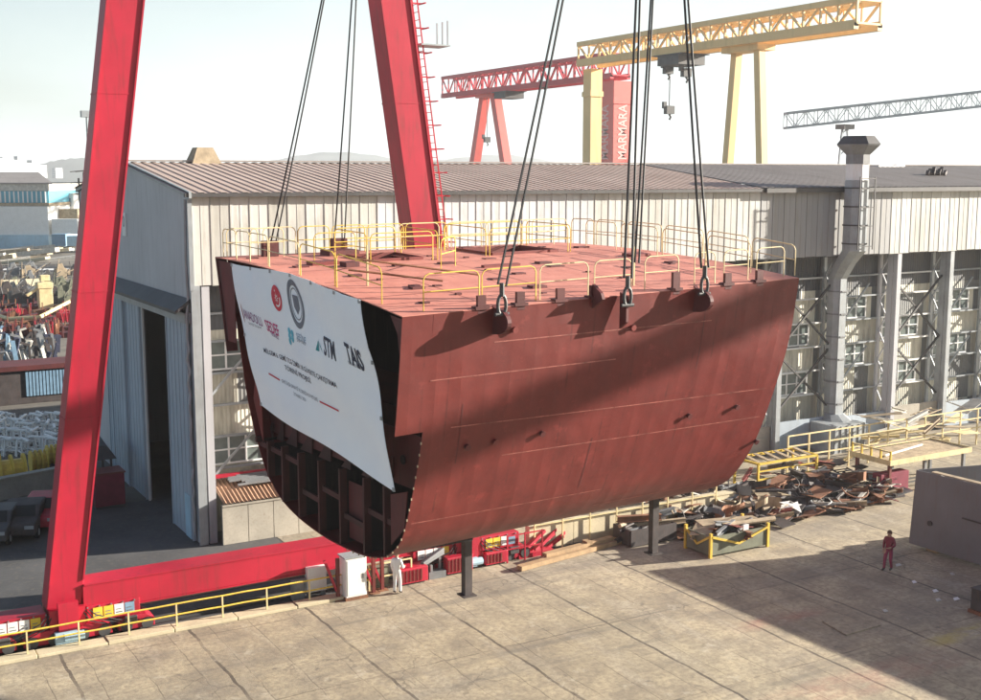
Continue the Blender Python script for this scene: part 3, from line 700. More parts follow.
plate('frame_plate', .95, [(1.8, 6.2), (2.6, 5.5), (2.6, 7.1), (1.6, 7.4)], M['maroon_dark'])
plate('frame_plate', .72, [(11.4, 7.0), (12.2, 8.6), (12.0, 9.3), (11.5, 8.6)], M['maroon'])
for (b, z) in ((4.4, 8.0), (3.2, 7.7), (6.4, 8.5), (9.8, 8.7), (2.3, 8.2)):
    q = MB(); q.tube([H(1.20, b, z), H(1.235, b, z)], .13, 10); q.build('hole_disc', M['void_shade'], hull)  # flat discs, near-black to imitate the shade of openings
# pale studs along the cut edge of the shell
for i in range(20):
    k = KN + 1 + i * 1.05; p = surf(slow(k) - .015, k, .0); q = MB(); q.box(p - Vector((.016, .016, .03)), p + Vector((.016, .016, .03))); q.build('edge_stud', M['scrap_tan'], hull)
# lifting lugs on the near edge: half discs standing out from the shell
def on_edge(s): return H(s, .1, dz(s, .1))
for s in (3.0, 10.75):
    q = MB(); c = on_edge(s); poly = []
    for j in range(13):
        t = -math.pi / 2 + math.pi * j / 12; poly.append(c - HB * (.60 * math.cos(t)) + Vector((0, 0, -.34 + .34 * math.sin(t))))
    poly = [c + HB * .10 + Vector((0, 0, -.68))] + poly + [c + HB * .1 + Vector((0, 0, .07))]
    q.prism(poly, HA * .12); q.build('lifting_lug', M['maroon_dark'], hull)
q = MB(); c = on_edge(7.6); q.prism([c - HB * .02 + Vector((0, 0, -.9)), c - HB * .3 + Vector((0, 0, -.7)), c - HB * .3, c - HB * .02 + Vector((0, 0, .1))], HA * .08); q.build('lifting_lug', M['maroon_dark'], hull)
for s in (2.6, 3.95, 5.4, 6.65, 9.95, 12.2, 13.65):
    q = MB(); c = on_edge(s); big = s in (9.95, 10.5)
    q.box(c + Vector((-.12, .02, -.12)), c + Vector((.12, .12, .34 if not big else .5))); q.box(c + Vector((-.2, -.02, -.02)), c + Vector((.2, .22, .06)))
    if s in (6.65,): q.prism([c + Vector((-.05, .05, -.28)), c + Vector((-.05, -.42, .0)), c + Vector((-.05, -.34, .16)), c + Vector((-.05, .05, .38))], (.09, 0, 0))
    q.build('edge_bracket', M['maroon_dark'], hull)
# far side lugs
for s in (1.8, 4.6):
    q = MB(); c = H(s, 12.9, dz(s, 12.9)); q.box(c + Vector((-.25, -.2, 0)), c + Vector((.25, .1, .5))); q.build('lifting_lug', M['maroon_dark'], hull)
# yellow guard rails welded round the deck edge: hoops of bent tube
def hoop(s0, b0, s1, b1, h=.93, r=.018, mid=True, mat='rail_yellow', post_h=0):
    mb = MB(); a, b = deckpt(s0, b0, -.02), deckpt(s1, b1, -.02); d = b - a; up = Vector((0, 0, h)); c = .16 / max(.3, d.length)
    pts = [a, a + up * .84, a + up * .95 + d * c * .35, a + up + d * c, b + up - d * c, b + up * .95 - d * c * .35, b + up * .84, b]
    mb.tube(pts, r, 5)
    if mid: mb.tube([a + up * .52, b + up * .52], r * .85, 5)
    mb.build('guard_rail', M[mat], hull)
for s0, s1 in ((.9, 2.75), (2.85, 4.75), (4.9, 6.7), (6.95, 8.4)): hoop(s0, .5, s1, .5, mat='pale_yellow' if s0 > 4 else 'rail_yellow')
for b0, b1 in ((1.7, 4.4), (4.6, 6.9), (7.1, 9.3), (9.5, 10.9), (11.0, 12.1), (12.2, 13.3)): hoop(.25, b0, .2, b1, mat='pale_yellow' if b1 > 9 else 'rail_yellow')
for s0, s1 in ((.3, 1.5), (1.7, 3.0), (3.1, 4.4), (4.5, 5.9), (6.0, 7.6), (7.7, 9.6), (9.8, 11.6), (11.8, 13.6), (13.8, 15.6)): hoop(s0, 13.2, s1, 13.2, mat='rail_yellow' if 3 < s0 < 8 else 'pale_yellow')
for s0, s1 in ((9.0, 10.4), (11.1, 12.0), (12.4, 13.5), (13.9, 15.2)): hoop(s0, .55, s1, .55, mat='pale_yellow')
for s0, s1 in ((.9, 2.2), (5.2, 6.8), (7.0, 8.8), (9.2, 10.8), (11.0, 12.6), (12.8, 14.4)): hoop(s0, 12.5, s1, 12.5, .95, mat='pale_yellow')
for b0, b1 in ((1.5, 3.6), (3.9, 6.0), (6.3, 8.4), (8.7, 10.6)): hoop(14.6, b0, 14.6, b1, .95, mat='pale_yellow')
for b0, b1 in ((.6, 2.6), (2.8, 4.9), (5.1, 7.2), (7.4, 9.4), (9.6, 11.4), (11.6, 13.1)): hoop(15.8, b0, 15.8, b1, mat='pale_yellow')
for seg in ((2.0, 9.6, 3.6, 9.6), (3.7, 8.7, 6.2, 8.7), (6.4, 8.7, 6.4, 11.3), (3.7, 11.4, 6.2, 11.4), (3.6, 8.8, 3.6, 11.2), (8.7, 8.8, 12.3, 8.8), (8.7, 11.9, 12.3, 11.9), (8.6, 8.9, 8.6, 11.8), (12.5, 8.9, 12.5, 11.8), (5.0, 6.2, 6.0, 6.9)): hoop(*seg)
for s0, s1, h0, h1, b0, b1 in ((.4, 4.4, .95, .35, 4.0, 3.0), (.5, 3.2, .55, .2, 4.2, 3.2)):
    mb = MB(); mb.tube([deckpt(s0, b0, h0), deckpt(s1, b1, h1)], .03, 5); mb.build('brace_tube', M['rust'], hull)
for s, b in ((1.2, 4.3), (12.0, 1.0), (9.1, 1.2)):
    mb = MB(); mb.tube([deckpt(s, b), deckpt(s, b, 1.25)], .035, 5); mb.build('deck_post', M['pale_yellow'], hull)
# support legs left hanging under the bottom
for px, pyb, b in ((467, 594, 4.6), (654, 552, 4.9)):
    # solve s so that the leg stands under the bottom at this section width
    s = min([i * .05 for i in range(320)], key=lambda s: abs((lambda q: 490.5 + FPX * (q - CP).dot(_rt) / (q - CP).dot(_F))(H(s, b, 4)) - px))
    kk = min(range(5, NK - 5), key=lambda k: abs(Q0[k].lerp(Q1[k], s / HL).x - b)); zb = Q0[kk].lerp(Q1[kk], s / HL).y
    top = H(s, b, zb - .0); zz = min([i * .02 for i in range(300)], key=lambda z: abs((lambda q: 350 - FPX * (q - CP).dot(_U) / (q - CP).dot(_F))(H(s, b, z)) - pyb))
    q = MB(); q.box(H(s, b, zz) - Vector((.12, .12, 0)), H(s, b, zb + .03) + Vector((.12, .12, 0))); q.box(H(s, b, zz - .05) - Vector((.22, .22, 0)), H(s, b, zz - .002) + Vector((.22, .22, 0)))
    q.build('support_leg', M['scrap_dark'], hull)
# ------------------------------------------------------------------ banner hung over the open front
BA = [H(-.05, 11.98, 13.60), H(-.05, 2.42, 13.13), H(.50, 1.60, 7.52), H(.36, 10.78, 8.62)]     # TL, TR, BR, BL
def bpt(u, v, off=0.0):
    top = BA[0].lerp(BA[1], u) - Vector((0, 0, .02 * math.sin(math.pi * u) + .03 * math.sin(u * 9) - .16 * math.sin(math.pi * u))) * (1 - v); bot = BA[3].lerp(BA[2], u) - Vector((0, 0, .06 * math.sin(u * 8))) * v
    wob = .07 * math.sin(u * 9 + v * 4) * math.sin(v * math.pi) + .035 * math.sin(v * 11 - u * 6) + .05 * math.exp(-v * 5) * abs(math.sin(u * 6 * math.pi)) + .05 * math.exp(-abs(v - .75 + .5 * u) * 9) * u
    return top.lerp(bot, v) - HA * (off + wob)
mb = MB(); nu, nv = 72, 44
vs = [bpt(i / nu, j / nv) for i in range(nu + 1) for j in range(nv + 1)]
n0 = len(vs); vs += [bpt(i / nu, j / nv, -.012) for i in range(nu + 1) for j in range(nv + 1)]
fs = []
for i in range(nu):
    for j in range(nv):
        q = (i * (nv + 1) + j, (i + 1) * (nv + 1) + j, (i + 1) * (nv + 1) + j + 1, i * (nv + 1) + j + 1); fs += [q, tuple(n0 + x for x in reversed(q))]
ban = tag(mb.add(vs, fs).build('banner', M['banner'], smooth=True, recalc=False), 'large white printed banner with logos hung across the open end of the red hull section', 'banner')
def uv_of(x, y):
    u = v = .5
    def pr(u, v):
        q = bpt(u, v) - CP; return (490.5 + FPX * q.dot(_rt) / q.dot(_F), 350 - FPX * q.dot(_U) / q.dot(_F))
    for _ in range(12):
        a = pr(u, v); e = .01; b, c = pr(u + e, v), pr(u, v + e)
        J = ((b[0] - a[0]) / e, (c[0] - a[0]) / e, (b[1] - a[1]) / e, (c[1] - a[1]) / e); D = J[0] * J[3] - J[1] * J[2]
        dx, dy = x - a[0], y - a[1]; u += (dx * J[3] - dy * J[1]) / D; v += (-dx * J[2] + dy * J[0]) / D
    return u, v
BW, BH = 9.5, 5.4
def bpoly(mb, pts, off=.012): mb.add([bpt(u, v, off) for u, v in pts], [tuple(range(len(pts)))])
def disc(mb, u, v, ru, rv, n=24, inner=0):
    for k in range(n):
        a0, a1 = 2 * math.pi * k / n, 2 * math.pi * (k + 1) / n
        f = lambda a, s: (u + ru * s * math.cos(a), v + rv * s * math.sin(a))
        bpoly(mb, [f(a0, inner), f(a0, 1), f(a1, 1), f(a1, inner)] if inner else [(u, v), f(a0, 1), f(a1, 1)])
def text_mesh(txt, bold=0.0):
    cu = bpy.data.curves.new('lettering', 'FONT'); cu.body = txt; cu.size = 1; cu.align_x = 'CENTER'; cu.align_y = 'CENTER'; cu.offset = bold; cu.resolution_u = 2
    o = bpy.data.objects.new('lettering', cu); COL.objects.link(o); bpy.context.view_layer.update()
    me = bpy.data.meshes.new_from_object(o.evaluated_get(bpy.context.evaluated_depsgraph_get())); bpy.data.objects.remove(o)
    vs = [v.co.copy() for v in me.vertices]; fs = [tuple(p.vertices) for p in me.polygons]; return vs, fs
def btext(txt, p0, p1, mat, hgt, bold=0.0):
    """line of lettering from pixel p0 to p1 of the reference layout, cap height in metres"""
    (ua, va), (ub, vb) = uv_of(*p0), uv_of(*p1)
    vs, fs = text_mesh(txt, bold); x0 = min(v.x for v in vs); x1 = max(v.x for v in vs); y0 = min(v.y for v in vs); y1 = max(v.y for v in vs)
    mb = MB(); out = []
    for v in vs:
        t = (v.x - x0) / (x1 - x0); h = (v.y - (y0 + y1) / 2) / (y1 - y0)
        out.append(bpt(ua + (ub - ua) * t, va + (vb - va) * t - h * hgt / BH, .012))
    mb.add(out, fs); return mb.build('lettering', mat, ban, recalc=False)
def bline(p0, p1, mat, h):
    (ua, va), (ub, vb) = uv_of(*p0), uv_of(*p1); mb = MB(); n = 8
    for k in range(n):
        a, b = k / n, (k + 1) / n; e = h / BH / 2
        bpoly(mb, [(ua + (ub - ua) * a, va + (vb - va) * a - e), (ua + (ub - ua) * a, va + (vb - va) * a + e), (ua + (ub - ua) * b, va + (vb - va) * b + e), (ua + (ub - ua) * b, va + (vb - va) * b - e)])
    mb.build('rule', mat, ban, recalc=False)
u, v = uv_of(277, 298); mb = MB(); disc(mb, u, v, .038, .080); mb.build('emblem', M['ink_red'], ban, recalc=False)
mb = MB(); disc(mb, u, v, .026, .055, 20, .80); 
for a in range(8): bpoly(mb, [(u + .016 * math.cos(a * .785), v + .034 * math.sin(a * .785)), (u + .005 * math.cos(a * .785 + .4), v + .011 * math.sin(a * .785 + .4)), (u + .005 * math.cos(a * .785 - .4), v + .011 * math.sin(a * .785 - .4))], .02)
mb.build('emblem', M['ink_white'], ban, recalc=False)
u, v = uv_of(297, 304); mb = MB(); disc(mb, u, v, .060, .142, 32, .76); disc(mb, u, v, .040, .094, 28, .93)
bpoly(mb, [(u - .022, v - .05), (u + .022, v - .05), (u + .022, v + .02), (u, v + .062), (u - .022, v + .02)])
mb.build('emblem', M['ink_grey'], ban, recalc=False)
btext('ANADOLU', (244, 313), (262, 322), M['ink_violet'], .36, .0)
bline((242.5, 310), (243.5, 316), M['ink_brown'], .55)
btext('DENİZ İNŞAAT', (249, 323), (262, 328), M['ink_grey'], .14)
btext('SEDEF', (266, 325), (279, 331), M['ink_magenta'], .42, .012)
btext('TERSANESİ', (270.5, 332), (278.5, 337), M['ink_violet'], .20, .008)
mb = MB()
for dx, dy in ((289.5, 331), (292.5, 333.5), (290, 336.5), (293, 339), (290.5, 341.5)):
    u, v = uv_of(dx, dy); disc(mb, u, v, .011, .022, 10)
mb.build('emblem', M['ink_cyan'], ban, recalc=False)
btext('SEFİNE', (296.5, 334.5), (306, 339.5), M['ink_blue'], .26)
btext('SHIPYARD', (297, 340), (306, 344), M['ink_grey'], .09)
mb = MB(); a, b, c, d, e = [uv_of(*q) for q in ((318.5, 340), (316, 350), (319.5, 351.5), (320.5, 347), (323.5, 353.5))]
bpoly(mb, [a, b, c]); bpoly(mb, [a, d, e]); mb.build('emblem', M['ink_teal'], ban, recalc=False)
btext('STM', (324, 345), (335, 351.5), M['ink_dark'], .60, .02)
btext('TAIS', (345.5, 352), (363, 361.5), M['ink_dark'], .62, .03)
btext('TERSANELERİ A.Ş.', (348, 362), (363, 369), M['ink_grey'], .14)
btext('MİLGEM 6. GEMİ TCG İZMİR 18 GÜVERTE ÇAKIŞTIRMA', (264, 350), (337, 385.5), M['ink_dark'], .27, .005)
btext('TÖRENİ PROJESİ', (285, 367), (311, 381), M['ink_dark'], .27, .005)
bline((269, 373.5), (280, 380), M['ink_red'], .06); bline((320, 401.5), (339, 411), M['ink_red'], .06)
btext('GEMİ İNŞA SANAYİİ VE DENİZ KUVVETLERİ', (282, 380.5), (318, 400), M['ink_grey'], .19)
btext('İSTANBUL 2023', (294, 393), (306, 399.5), M['ink_grey'], .14)
for u, v in [(i / 6, 0) for i in range(7)] + [(1, .33), (1, .62), (1, 1), (0, .5), (0, 1)]:
    q = MB(); p = bpt(min(.995, max(.005, u)), min(.99, max(.01, v)), .015); q.box(p - Vector((.01, .05, .05)), p + Vector((.01, .05, .05))); q.build('eyelet', M['galv'], ban)
# ------------------------------------------------------------------ slings, shackles and hooks
HN = CP + (Vector((8.9, -20.4, 31.5)) - CP) * HSC; HF = CP + (Vector((3.1, -11.8, 29.6)) - CP) * HSC
def sling(p, q, label, r=.033, gap=.22, sleeve=None):
    mb = MB(); d = (Vector(q) - Vector(p)); side = d.cross(Vector((.3, 1, 0))).normalized()
    for sgn in (-1, 1):
        pts = [Vector(p) + side * sgn * gap * (1 - t) * .5 + d * t + Vector((0, 0, -.25 * math.sin(math.pi * t))) for t in [i / 10 for i in range(11)]]
        mb.tube(pts, r, 6)
    o = mb.build('wire_sling', M['rope']); tag(o, label, 'sling', 'wire slings holding the hull section'); return o
def shackle(p, label):
    mb = MB(); p = Vector(p); pts = [p + Vector((.12 * math.sin(t), 0, .26 * math.cos(t) + .1)) for t in [-2.6 + 5.2 * i / 12 for i in range(13)]]
    mb.tube(pts, .045, 6); mb.tube([p + Vector((-.2, 0, -.13)), p + Vector((.2, 0, -.13))], .05, 8); mb.tube([p + Vector((0, 0, .32)), p + Vector((0, 0, .66))], .065, 8)
    tag(mb.build('shackle', M['dark_steel']), label, 'shackle', 'shackles on the lifting lugs')
for s, lab, el in ((3.0, 'wire rope pair rising from the near lug at the banner end of the hull edge', 0), (7.6, 'near vertical wire rope pair from the middle of the long hull edge', -.1), (10.75, 'wire rope pair from the near lug towards the hull end by the shed columns', 0)):
    c = on_edge(s) - HB * .34 + Vector((0, 0, .0 + el)); shackle(c, {3.0: 'bright steel shackle on the hull edge lug nearest the banner', 7.6: 'small bright shackle low on the middle of the long hull edge', 10.75: 'bright steel shackle on the hull edge lug furthest from the banner'}[s])
    sling(c + Vector((0, 0, .6)), HN + Vector((.2 * (s - 7), 0, 0)), lab)
c = on_edge(7.75) - HB * .3; sling(c + Vector((.2, 0, .9)), HN + Vector((.8, 0, 0)), 'second wire rope pair hanging close beside the near vertical middle one', .028, .12)
for s, b, lab, hx in ((1.9, 12.8, 'thin slanting wire sling to the far deck corner behind the banner', 0), (4.6, 12.8, 'thin straight wire sling to the far deck edge, just left of the red crane leg', .15)):
    sling(deckpt(s, b, .4), HF + Vector((hx, 0, 0)), lab, .026, .16 if s < 3 else .34)
for nm, hp, lab in (('hook_block', HN, 'red hook block above the near edge of the hull section'), ('hook_block', HF, 'red hook block above the far edge of the hull section')):
    t = thing(nm, tuple(hp), lab, 'hook block', 'crane hook blocks')
    q = MB(); q.box(hp + Vector((-1.2, -.5, .9)), hp + Vector((1.2, .5, 2.6))); q.build('sheave_housing', M['crane_red'], t, bevel=.15)
    q = MB(); q.tube([hp + Vector((0, 0, .9)), hp + Vector((0, 0, .4))] + [hp + Vector((.55 * math.sin(a), 0, -.15 - .0 + .55 * math.cos(a))) for a in [j * .5 for j in range(10)]], .14, 8); q.build('hook', M['dark_steel'], t)
    q = MB()
    for dx in (-.8, -.3, .3, .8): q.tube([hp + Vector((dx, 0, 2.6)), Vector((hp.x + dx, hp.y, 49.5))], .03, 5)
    q.build('hoist_rope', M['rope'], t)
# ================================================================== RED GANTRY CRANE (A-frame behind the hull)
gc = thing('gantry_crane', (1, -8.3, 0), 'giant red gantry crane with two leaning box legs and a sill beam beside the shed', 'crane')
CY = -8.3
def legx(z, left): return -7.6 + .145 * (z - 1.7) if left else 8.85 - .140 * (z - 1.7)
for left in (True, False):
    q = MB(); w0, w1 = (1.22, 1.45)
    p0 = Vector((legx(1.3, left), CY, 1.3)); p1 = Vector((legx(49.6, left), CY, 49.6))
    dpt = .95 if left else 1.15
    q.hexa([(p0.x - w0 / 2, CY - dpt / 2, p0.z), (p0.x + w0 / 2, CY - dpt / 2, p0.z), (p0.x + w0 / 2, CY + dpt / 2, p0.z), (p0.x - w0 / 2, CY + dpt / 2, p0.z),
            (p1.x - w1 / 2, CY - dpt / 2, p1.z), (p1.x + w1 / 2, CY - dpt / 2, p1.z), (p1.x + w1 / 2, CY + dpt / 2, p1.z), (p1.x - w1 / 2, CY + dpt / 2, p1.z)])
    lg = q.build('leg', M['crane_red'], gc, bevel=.03)
    # weld beads and splice bands
    for z in (8.1, 12.6, 19.5, 27, 35):
        x = legx(z, left); wz = w0 + (w1 - w0) * (z - 1.3) / 48; q = MB(); q.box((x - wz / 2 - .012, CY - dpt / 2 - .012, z), (x + wz / 2 + .012, CY + dpt / 2 + .012, z + .05)); q.build('splice_band', M['crane_red'], lg)
    q = MB(); 
    for sx in ((-1, 1) if left else (-1, 1)):
        q.beam((legx(2.2, left) + sx * (w0 / 2 - .03), CY - dpt / 2 - .03, 2.2), (legx(49, left) + sx * (w1 / 2 - .03), CY - dpt / 2 - .03, 49), .05, .06)
    q.build('edge_flange', M['crane_red'], lg)
# ladder with hoops up the right leg
q = MB(); 
def lp(z, dx): x = legx(z, False); return Vector((x + .72 + (z - 1.3) / 48 * .12 + dx, CY - .1, z))
for dy in (-.22, .22): q.tube([lp(z, .30) + Vector((0, dy, 0)) for z in (3, 20, 49)], .03, 5)
for i in range(150): z = 3 + i * .3; q.tube([lp(z, .3) + Vector((0, -.22, 0)), lp(z, .3) + Vector((0, .22, 0))], .015, 4)
for i in range(30):
    z = 3.5 + i * .95; q.beam(lp(z, -.1), lp(z, .62), .05); q.beam(lp(z, .62) + Vector((0, -.3, 0)), lp(z, .62) + Vector((0, .3, 0)), .05)
q.build('ladder', M['crane_red'], gc)
q = MB(); z = 21.8; q.box(lp(z, .1) + Vector((0, -.5, 0)), lp(z, 1.4) + Vector((0, .5, .06)))
for i in range(3): q.beam(lp(z, 1.3) + Vector((0, -.45 + i * .45, 0)), lp(z, 1.3) + Vector((0, -.45 + i * .45, 1)), .05)
q.build('ladder_landing', M['galv'], gc)
# sill beam
q = MB(); q.box((-7.0, CY - .55, 1.02), (8.5, CY + .55, 1.98)); q.build('sill_beam', M['crane_red'], gc, bevel=.02)
q = MB(); q.box((-6.95, CY - .58, 1.98), (8.5, CY + .58, 2.03)); q.box((-6.95, CY - .58, .97), (8.5, CY + .58, 1.02))
q.build('beam_flange', M['crane_red'], gc)
# girder far overhead
q = MB(); q.box((legx(49.6, True) - 1.4, -70, 49.6), (legx(49.6, False) + 1.4, 2, 53)); q.build('girder', M['crane_red'], gc)
for left in (True, False):
    q = MB(); x0 = legx(1.3, left); q.beam((x0, -66, 1.3), (legx(49.6, left), -66, 49.6), 1.3, 1.1); q.build('leg', M['crane_red'], gc)
# feet: king post, balance beams with coloured plates, bogies with wheels
for fi, fx in enumerate((-7.6, 8.9)):
    q = MB(); q.box((fx - .62, CY - .75, .55), (fx + .62, CY + .60, 1.3)); q.box((fx - .35, CY - .95, .2), (fx + .35, CY - .76, 1.6)); q.build('king_post', M['crane_red'], gc)
    for sgn in (-1, 1):
        bx = fx + sgn * 1.65
        q = MB(); q.hexa([(bx - .95, CY - .62, .62), (bx + .95, CY - .62, .62), (bx + .95, CY + .45, .62), (bx - .95, CY + .45, .62), (bx - .95, CY - .62, 1.22), (bx + .95, CY - .62, 1.22), (bx + .95, CY + .45, 1.22), (bx - .95, CY + .45, 1.22)])
        bb_ = q.build('balance_beam', M['crane_red'], gc, bevel=.02)
        cols = ('ink_white', 'ink_white', 'ink_white', 'ink_yellow') if sgn < 0 else ('ink_yellow', 'ink_yellow', 'ink_white', 'ink_blue')
        for j, cn in enumerate(cols):
            x = bx - .74 + j * .38; q = MB(); q.box((x, CY - .645, .72), (x + .34, CY - .623, 1.12)); q.build('marker_plate', M[cn], bb_)
            q = MB(); q.box((x + .06, CY - .652, .80), (x + .28, CY - .646, .84)); q.box((x + .06, CY - .652, .92), (x + .24, CY - .646, .95)); q.build('plate_mark', M['steel'], bb_)
        for t in (-.62, .62):
            cx = bx + t * 1.25; q = MB(); q.prism([(cx - .66, CY - .78, .12), (cx + .66, CY - .78, .12), (cx + .66, CY - .78, .42), (cx + .36, CY - .78, .62), (cx - .36, CY - .78, .62), (cx - .66, CY - .78, .42)], (0, 1.1, 0)); bo = q.build('bogie', M['crane_red'], gc, bevel=.02)
            for wx in (-.38, .38):
                q = MB(); q.tube([(cx + wx, CY - .82, .27), (cx + wx, CY - .75, .27)], .22, 14); q.build('wheel', M['dark_steel'], bo)
    for sgn in (-1, 1):
        q = MB(); z0 = .75
        for k in range(3): q.tube([(fx + sgn * (.5 + .12 * k), CY - .70 - .04 * k, 1.15), (fx + sgn * (.75 + .1 * k), CY - .86, .75 + .1 * k), (fx + sgn * (1.1 + .3 * k), CY - .88, .62), (fx + sgn * (1.5 + .5 * k), CY - .82, .45)], .022, 5)
        q.build('hose', M['rope'], gc)
        q = MB(); q.box((fx + sgn * 2.2 - .22, CY - .92, .34), (fx + sgn * 2.2 + .22, CY - .79, .66)); q.build('gear_case', M['dark_steel'], gc, bevel=.02)
        for k in range(5): q = MB(); q.tube([(fx + sgn * (.72 + .42 * k), CY - .665, 1.17), (fx + sgn * (.72 + .42 * k), CY - .62, 1.17)], .03, 6); q.build('bolt', M['steel'], gc)
    q = MB(); q.box((fx - .5, CY - 1.05, .15), (fx + .25, CY - .82, .55)); q.tube([(fx - .2, CY - 1.0, .35), (fx + .5, CY - 1.0, .35)], .16, 10); q.build('drive_motor', M['pale_blue'], gc)
# machinery, cabinets and struts at the second foot (seen under the hull)
def box_thing(name, a, b, mat, label, cat, extra=None, group=None, bevel=.015):
    q = MB(); q.box(a, b)
    if extra: extra(q)
    o = q.build(name, M[mat], None, bevel=bevel); return tag(o, label, cat, group)
cab = thing('cabinet', (3.2, -9.9, 0), 'tall white electrical cabinet on the crane lane beside the steel props', 'cabinet')
q = MB(); q.box((2.75, -10.1, .12), (3.65, -9.45, 1.72)); q.build('body', M['white_paint'], cab, bevel=.02)
q = MB(); q.box((2.72, -10.13, 0), (3.68, -9.42, .12)); q.build('plinth', M['rust'], cab)
q = MB(); q.box((2.82, -10.118, .2), (3.58, -10.102, 1.64)); d_ = q.build('door', M['white_paint'], cab)
q = MB(); q.box((3.46, -10.14, .85), (3.50, -10.12, 1.05)); q.build('handle', M['dark_steel'], d_)
q = MB(); q.box((2.70, -10.14, 1.72), (3.70, -9.40, 1.78)); q.build('cap', M['galv'], cab)
cab2 = thing('cabinet', (2.0, -8.6, 0), 'shorter white box on short feet left of the tall cabinet under the sill beam end', 'cabinet')
q = MB(); q.box((1.55, -9.1, .25), (2.35, -8.75, 1.25)); q.build('body', M['white_paint'], cab2, bevel=.02)
q = MB(); q.box((1.6, -9.06, 0), (1.7, -8.8, .25)); q.box((2.2, -9.06, 0), (2.3, -8.8, .25)); q.build('foot', M['steel'], cab2)
q = MB(); q.box((.95, -9.0, .0), (1.45, -8.75, .8)); q.box((.9, -9.03, .8), (1.5, -8.72, .86)); q.box((1.0, -9.02, .2), (1.4, -9.003, .7)); tag(q.build('junction_box', M['steel'], bevel=.01), 'grey steel junction box low under the sill beam left of the white boxes', 'junction box')
def props(x, y, h, label):
    t = thing('steel_prop', (x, y, 0), label, 'prop', 'rusty red props by the cabinets')
    q = MB(); q.beam((x, y, 0), (x, y, h), .13); q.build('post', M['maroon'], t)
    q = MB(); q.beam((x - .55, y, h), (x - .05, y, .35), .09); q.build('brace', M['crane_red'], t)
    q = MB(); q.box((x - .2, y - .2, 0), (x + .2, y + .2, .04)); q.build('base_plate', M['rust'], t)
props(2.55, -9.75, 1.7, 'rusty red prop with a slanting brace on the left of the tall white cabinet')
props(4.1, -9.75, 1.6, 'rusty red prop with a slanting brace on the right of the tall white cabinet')
props(4.55, -9.6, 1.5, 'rusty red braced prop between the tall cabinet and the worker in white')
q = MB()
for x in (4.0, 5.9): q.beam((x, -9.55, 0), (x, -9.55, 1.1), .06)
for z in (.55, 1.1): q.beam((4.0, -9.55, z), (5.9, -9.55, z), .05)
tag(q.build('guard_rail', M['pale_yellow']), 'short yellow guard rail behind the worker in white', 'guard rail')
q = MB(); q.box((4.35, -9.3, .1), (5.0, -8.9, .85)); q.box((4.3, -9.33, 0), (5.05, -8.87, .1)); q.box((4.42, -9.32, .2), (4.93, -9.302, .78))
tag(q.build('motor_box', M['olive'], bevel=.01), 'small olive box behind the short yellow rail by the worker', 'motor box')
def red_case(x, y, w, h, label):
    t = thing('red_case', (x, y, 0), label, 'machine case', 'red machine cases under the hull')
    q = MB(); q.box((x, y, .08), (x + w, y + .7, h)); q.build('body', M['crane_red'], t, bevel=.03)
    q = MB(); [q.box((x + .06 + i * .17, y - .03, .16), (x + .12 + i * .17, y - .002, h - .08)) for i in range(int(w / .17) - 1)]; q.build('louvre', M['maroon'], t)
    q = MB(); q.box((x + .1, y + .1, 0), (x + w - .1, y + .6, .08)); q.build('skid', M['dark_steel'], t)
red_case(5.35, -9.7, 1.25, .72, 'red machine case on skids, nearest to the worker in white')
red_case(7.6, -9.5, 1.25, .78, 'red machine case on skids with a grey pipe stack on its left')
red_case(9.6, -9.3, 1.1, .62, 'low red machine case right behind the left support leg')
q = MB()
for i in range(7): q.tube([(6.2 + .05 * i, -9.45 + .12 * (i % 3), .55 + .1 * (i // 3)), (7.6, -9.2 + .12 * (i % 3), .95 + .1 * (i // 3))], .06, 8)
q.beam((6.9, -9.4, 0), (6.9, -9.4, .6), .1); q.beam((7.4, -9.2, 0), (7.4, -9.2, .8), .1); q.box((6.75, -9.5, 0), (7.55, -9.1, .3))
tag(q.build('pipe_stack', M['steel']), 'grey pipes stacked at a slant between two red machine cases', 'pipes')
q = MB()
for i in range(9): q.tube([(5.6, -8.2 + .13 * (i % 3), .95 + .12 * (i // 3)), (9.4, -8.0 + .13 * (i % 3), 1.25 + .12 * (i // 3))], .055, 6)
for x in (5.9, 7.4, 8.9): q.beam((x, -8.2, 0), (x, -8.2, 1.0 + (x - 5.6) * .08), .09)
tag(q.build('pipe_rack', M['rail_yellow']), 'rack of yellow pipes lying under the hull bottom', 'pipe rack')
q = MB()
for i in range(8): q.beam((11.2 + .3 * i, -9.0 + .05 * i, .1 + .1 * (i % 3)), (12.6 + .25 * i, -8.5 + .1 * (i % 2), .5 + .2 * (i % 3)), .14)
q.box((11.4, -9.1, 0), (13.2, -8.6, .2)); tag(q.build('red_scrap', M['crane_red']), 'tangle of red painted steel frames under the hull right of the left support leg', 'steel frames')
q = MB()
for x in (10.7, 11.6, 12.5): q.beam((x, -9.25, 0), (x, -9.25, 1.25), .06)
for z in (.6, 1.2): q.beam((10.7, -9.25, z), (12.5, -9.25, z), .05)
tag(q.build('guard_rail', M['crane_red']), 'red guard rail standing under the hull beside the red frames', 'guard rail')
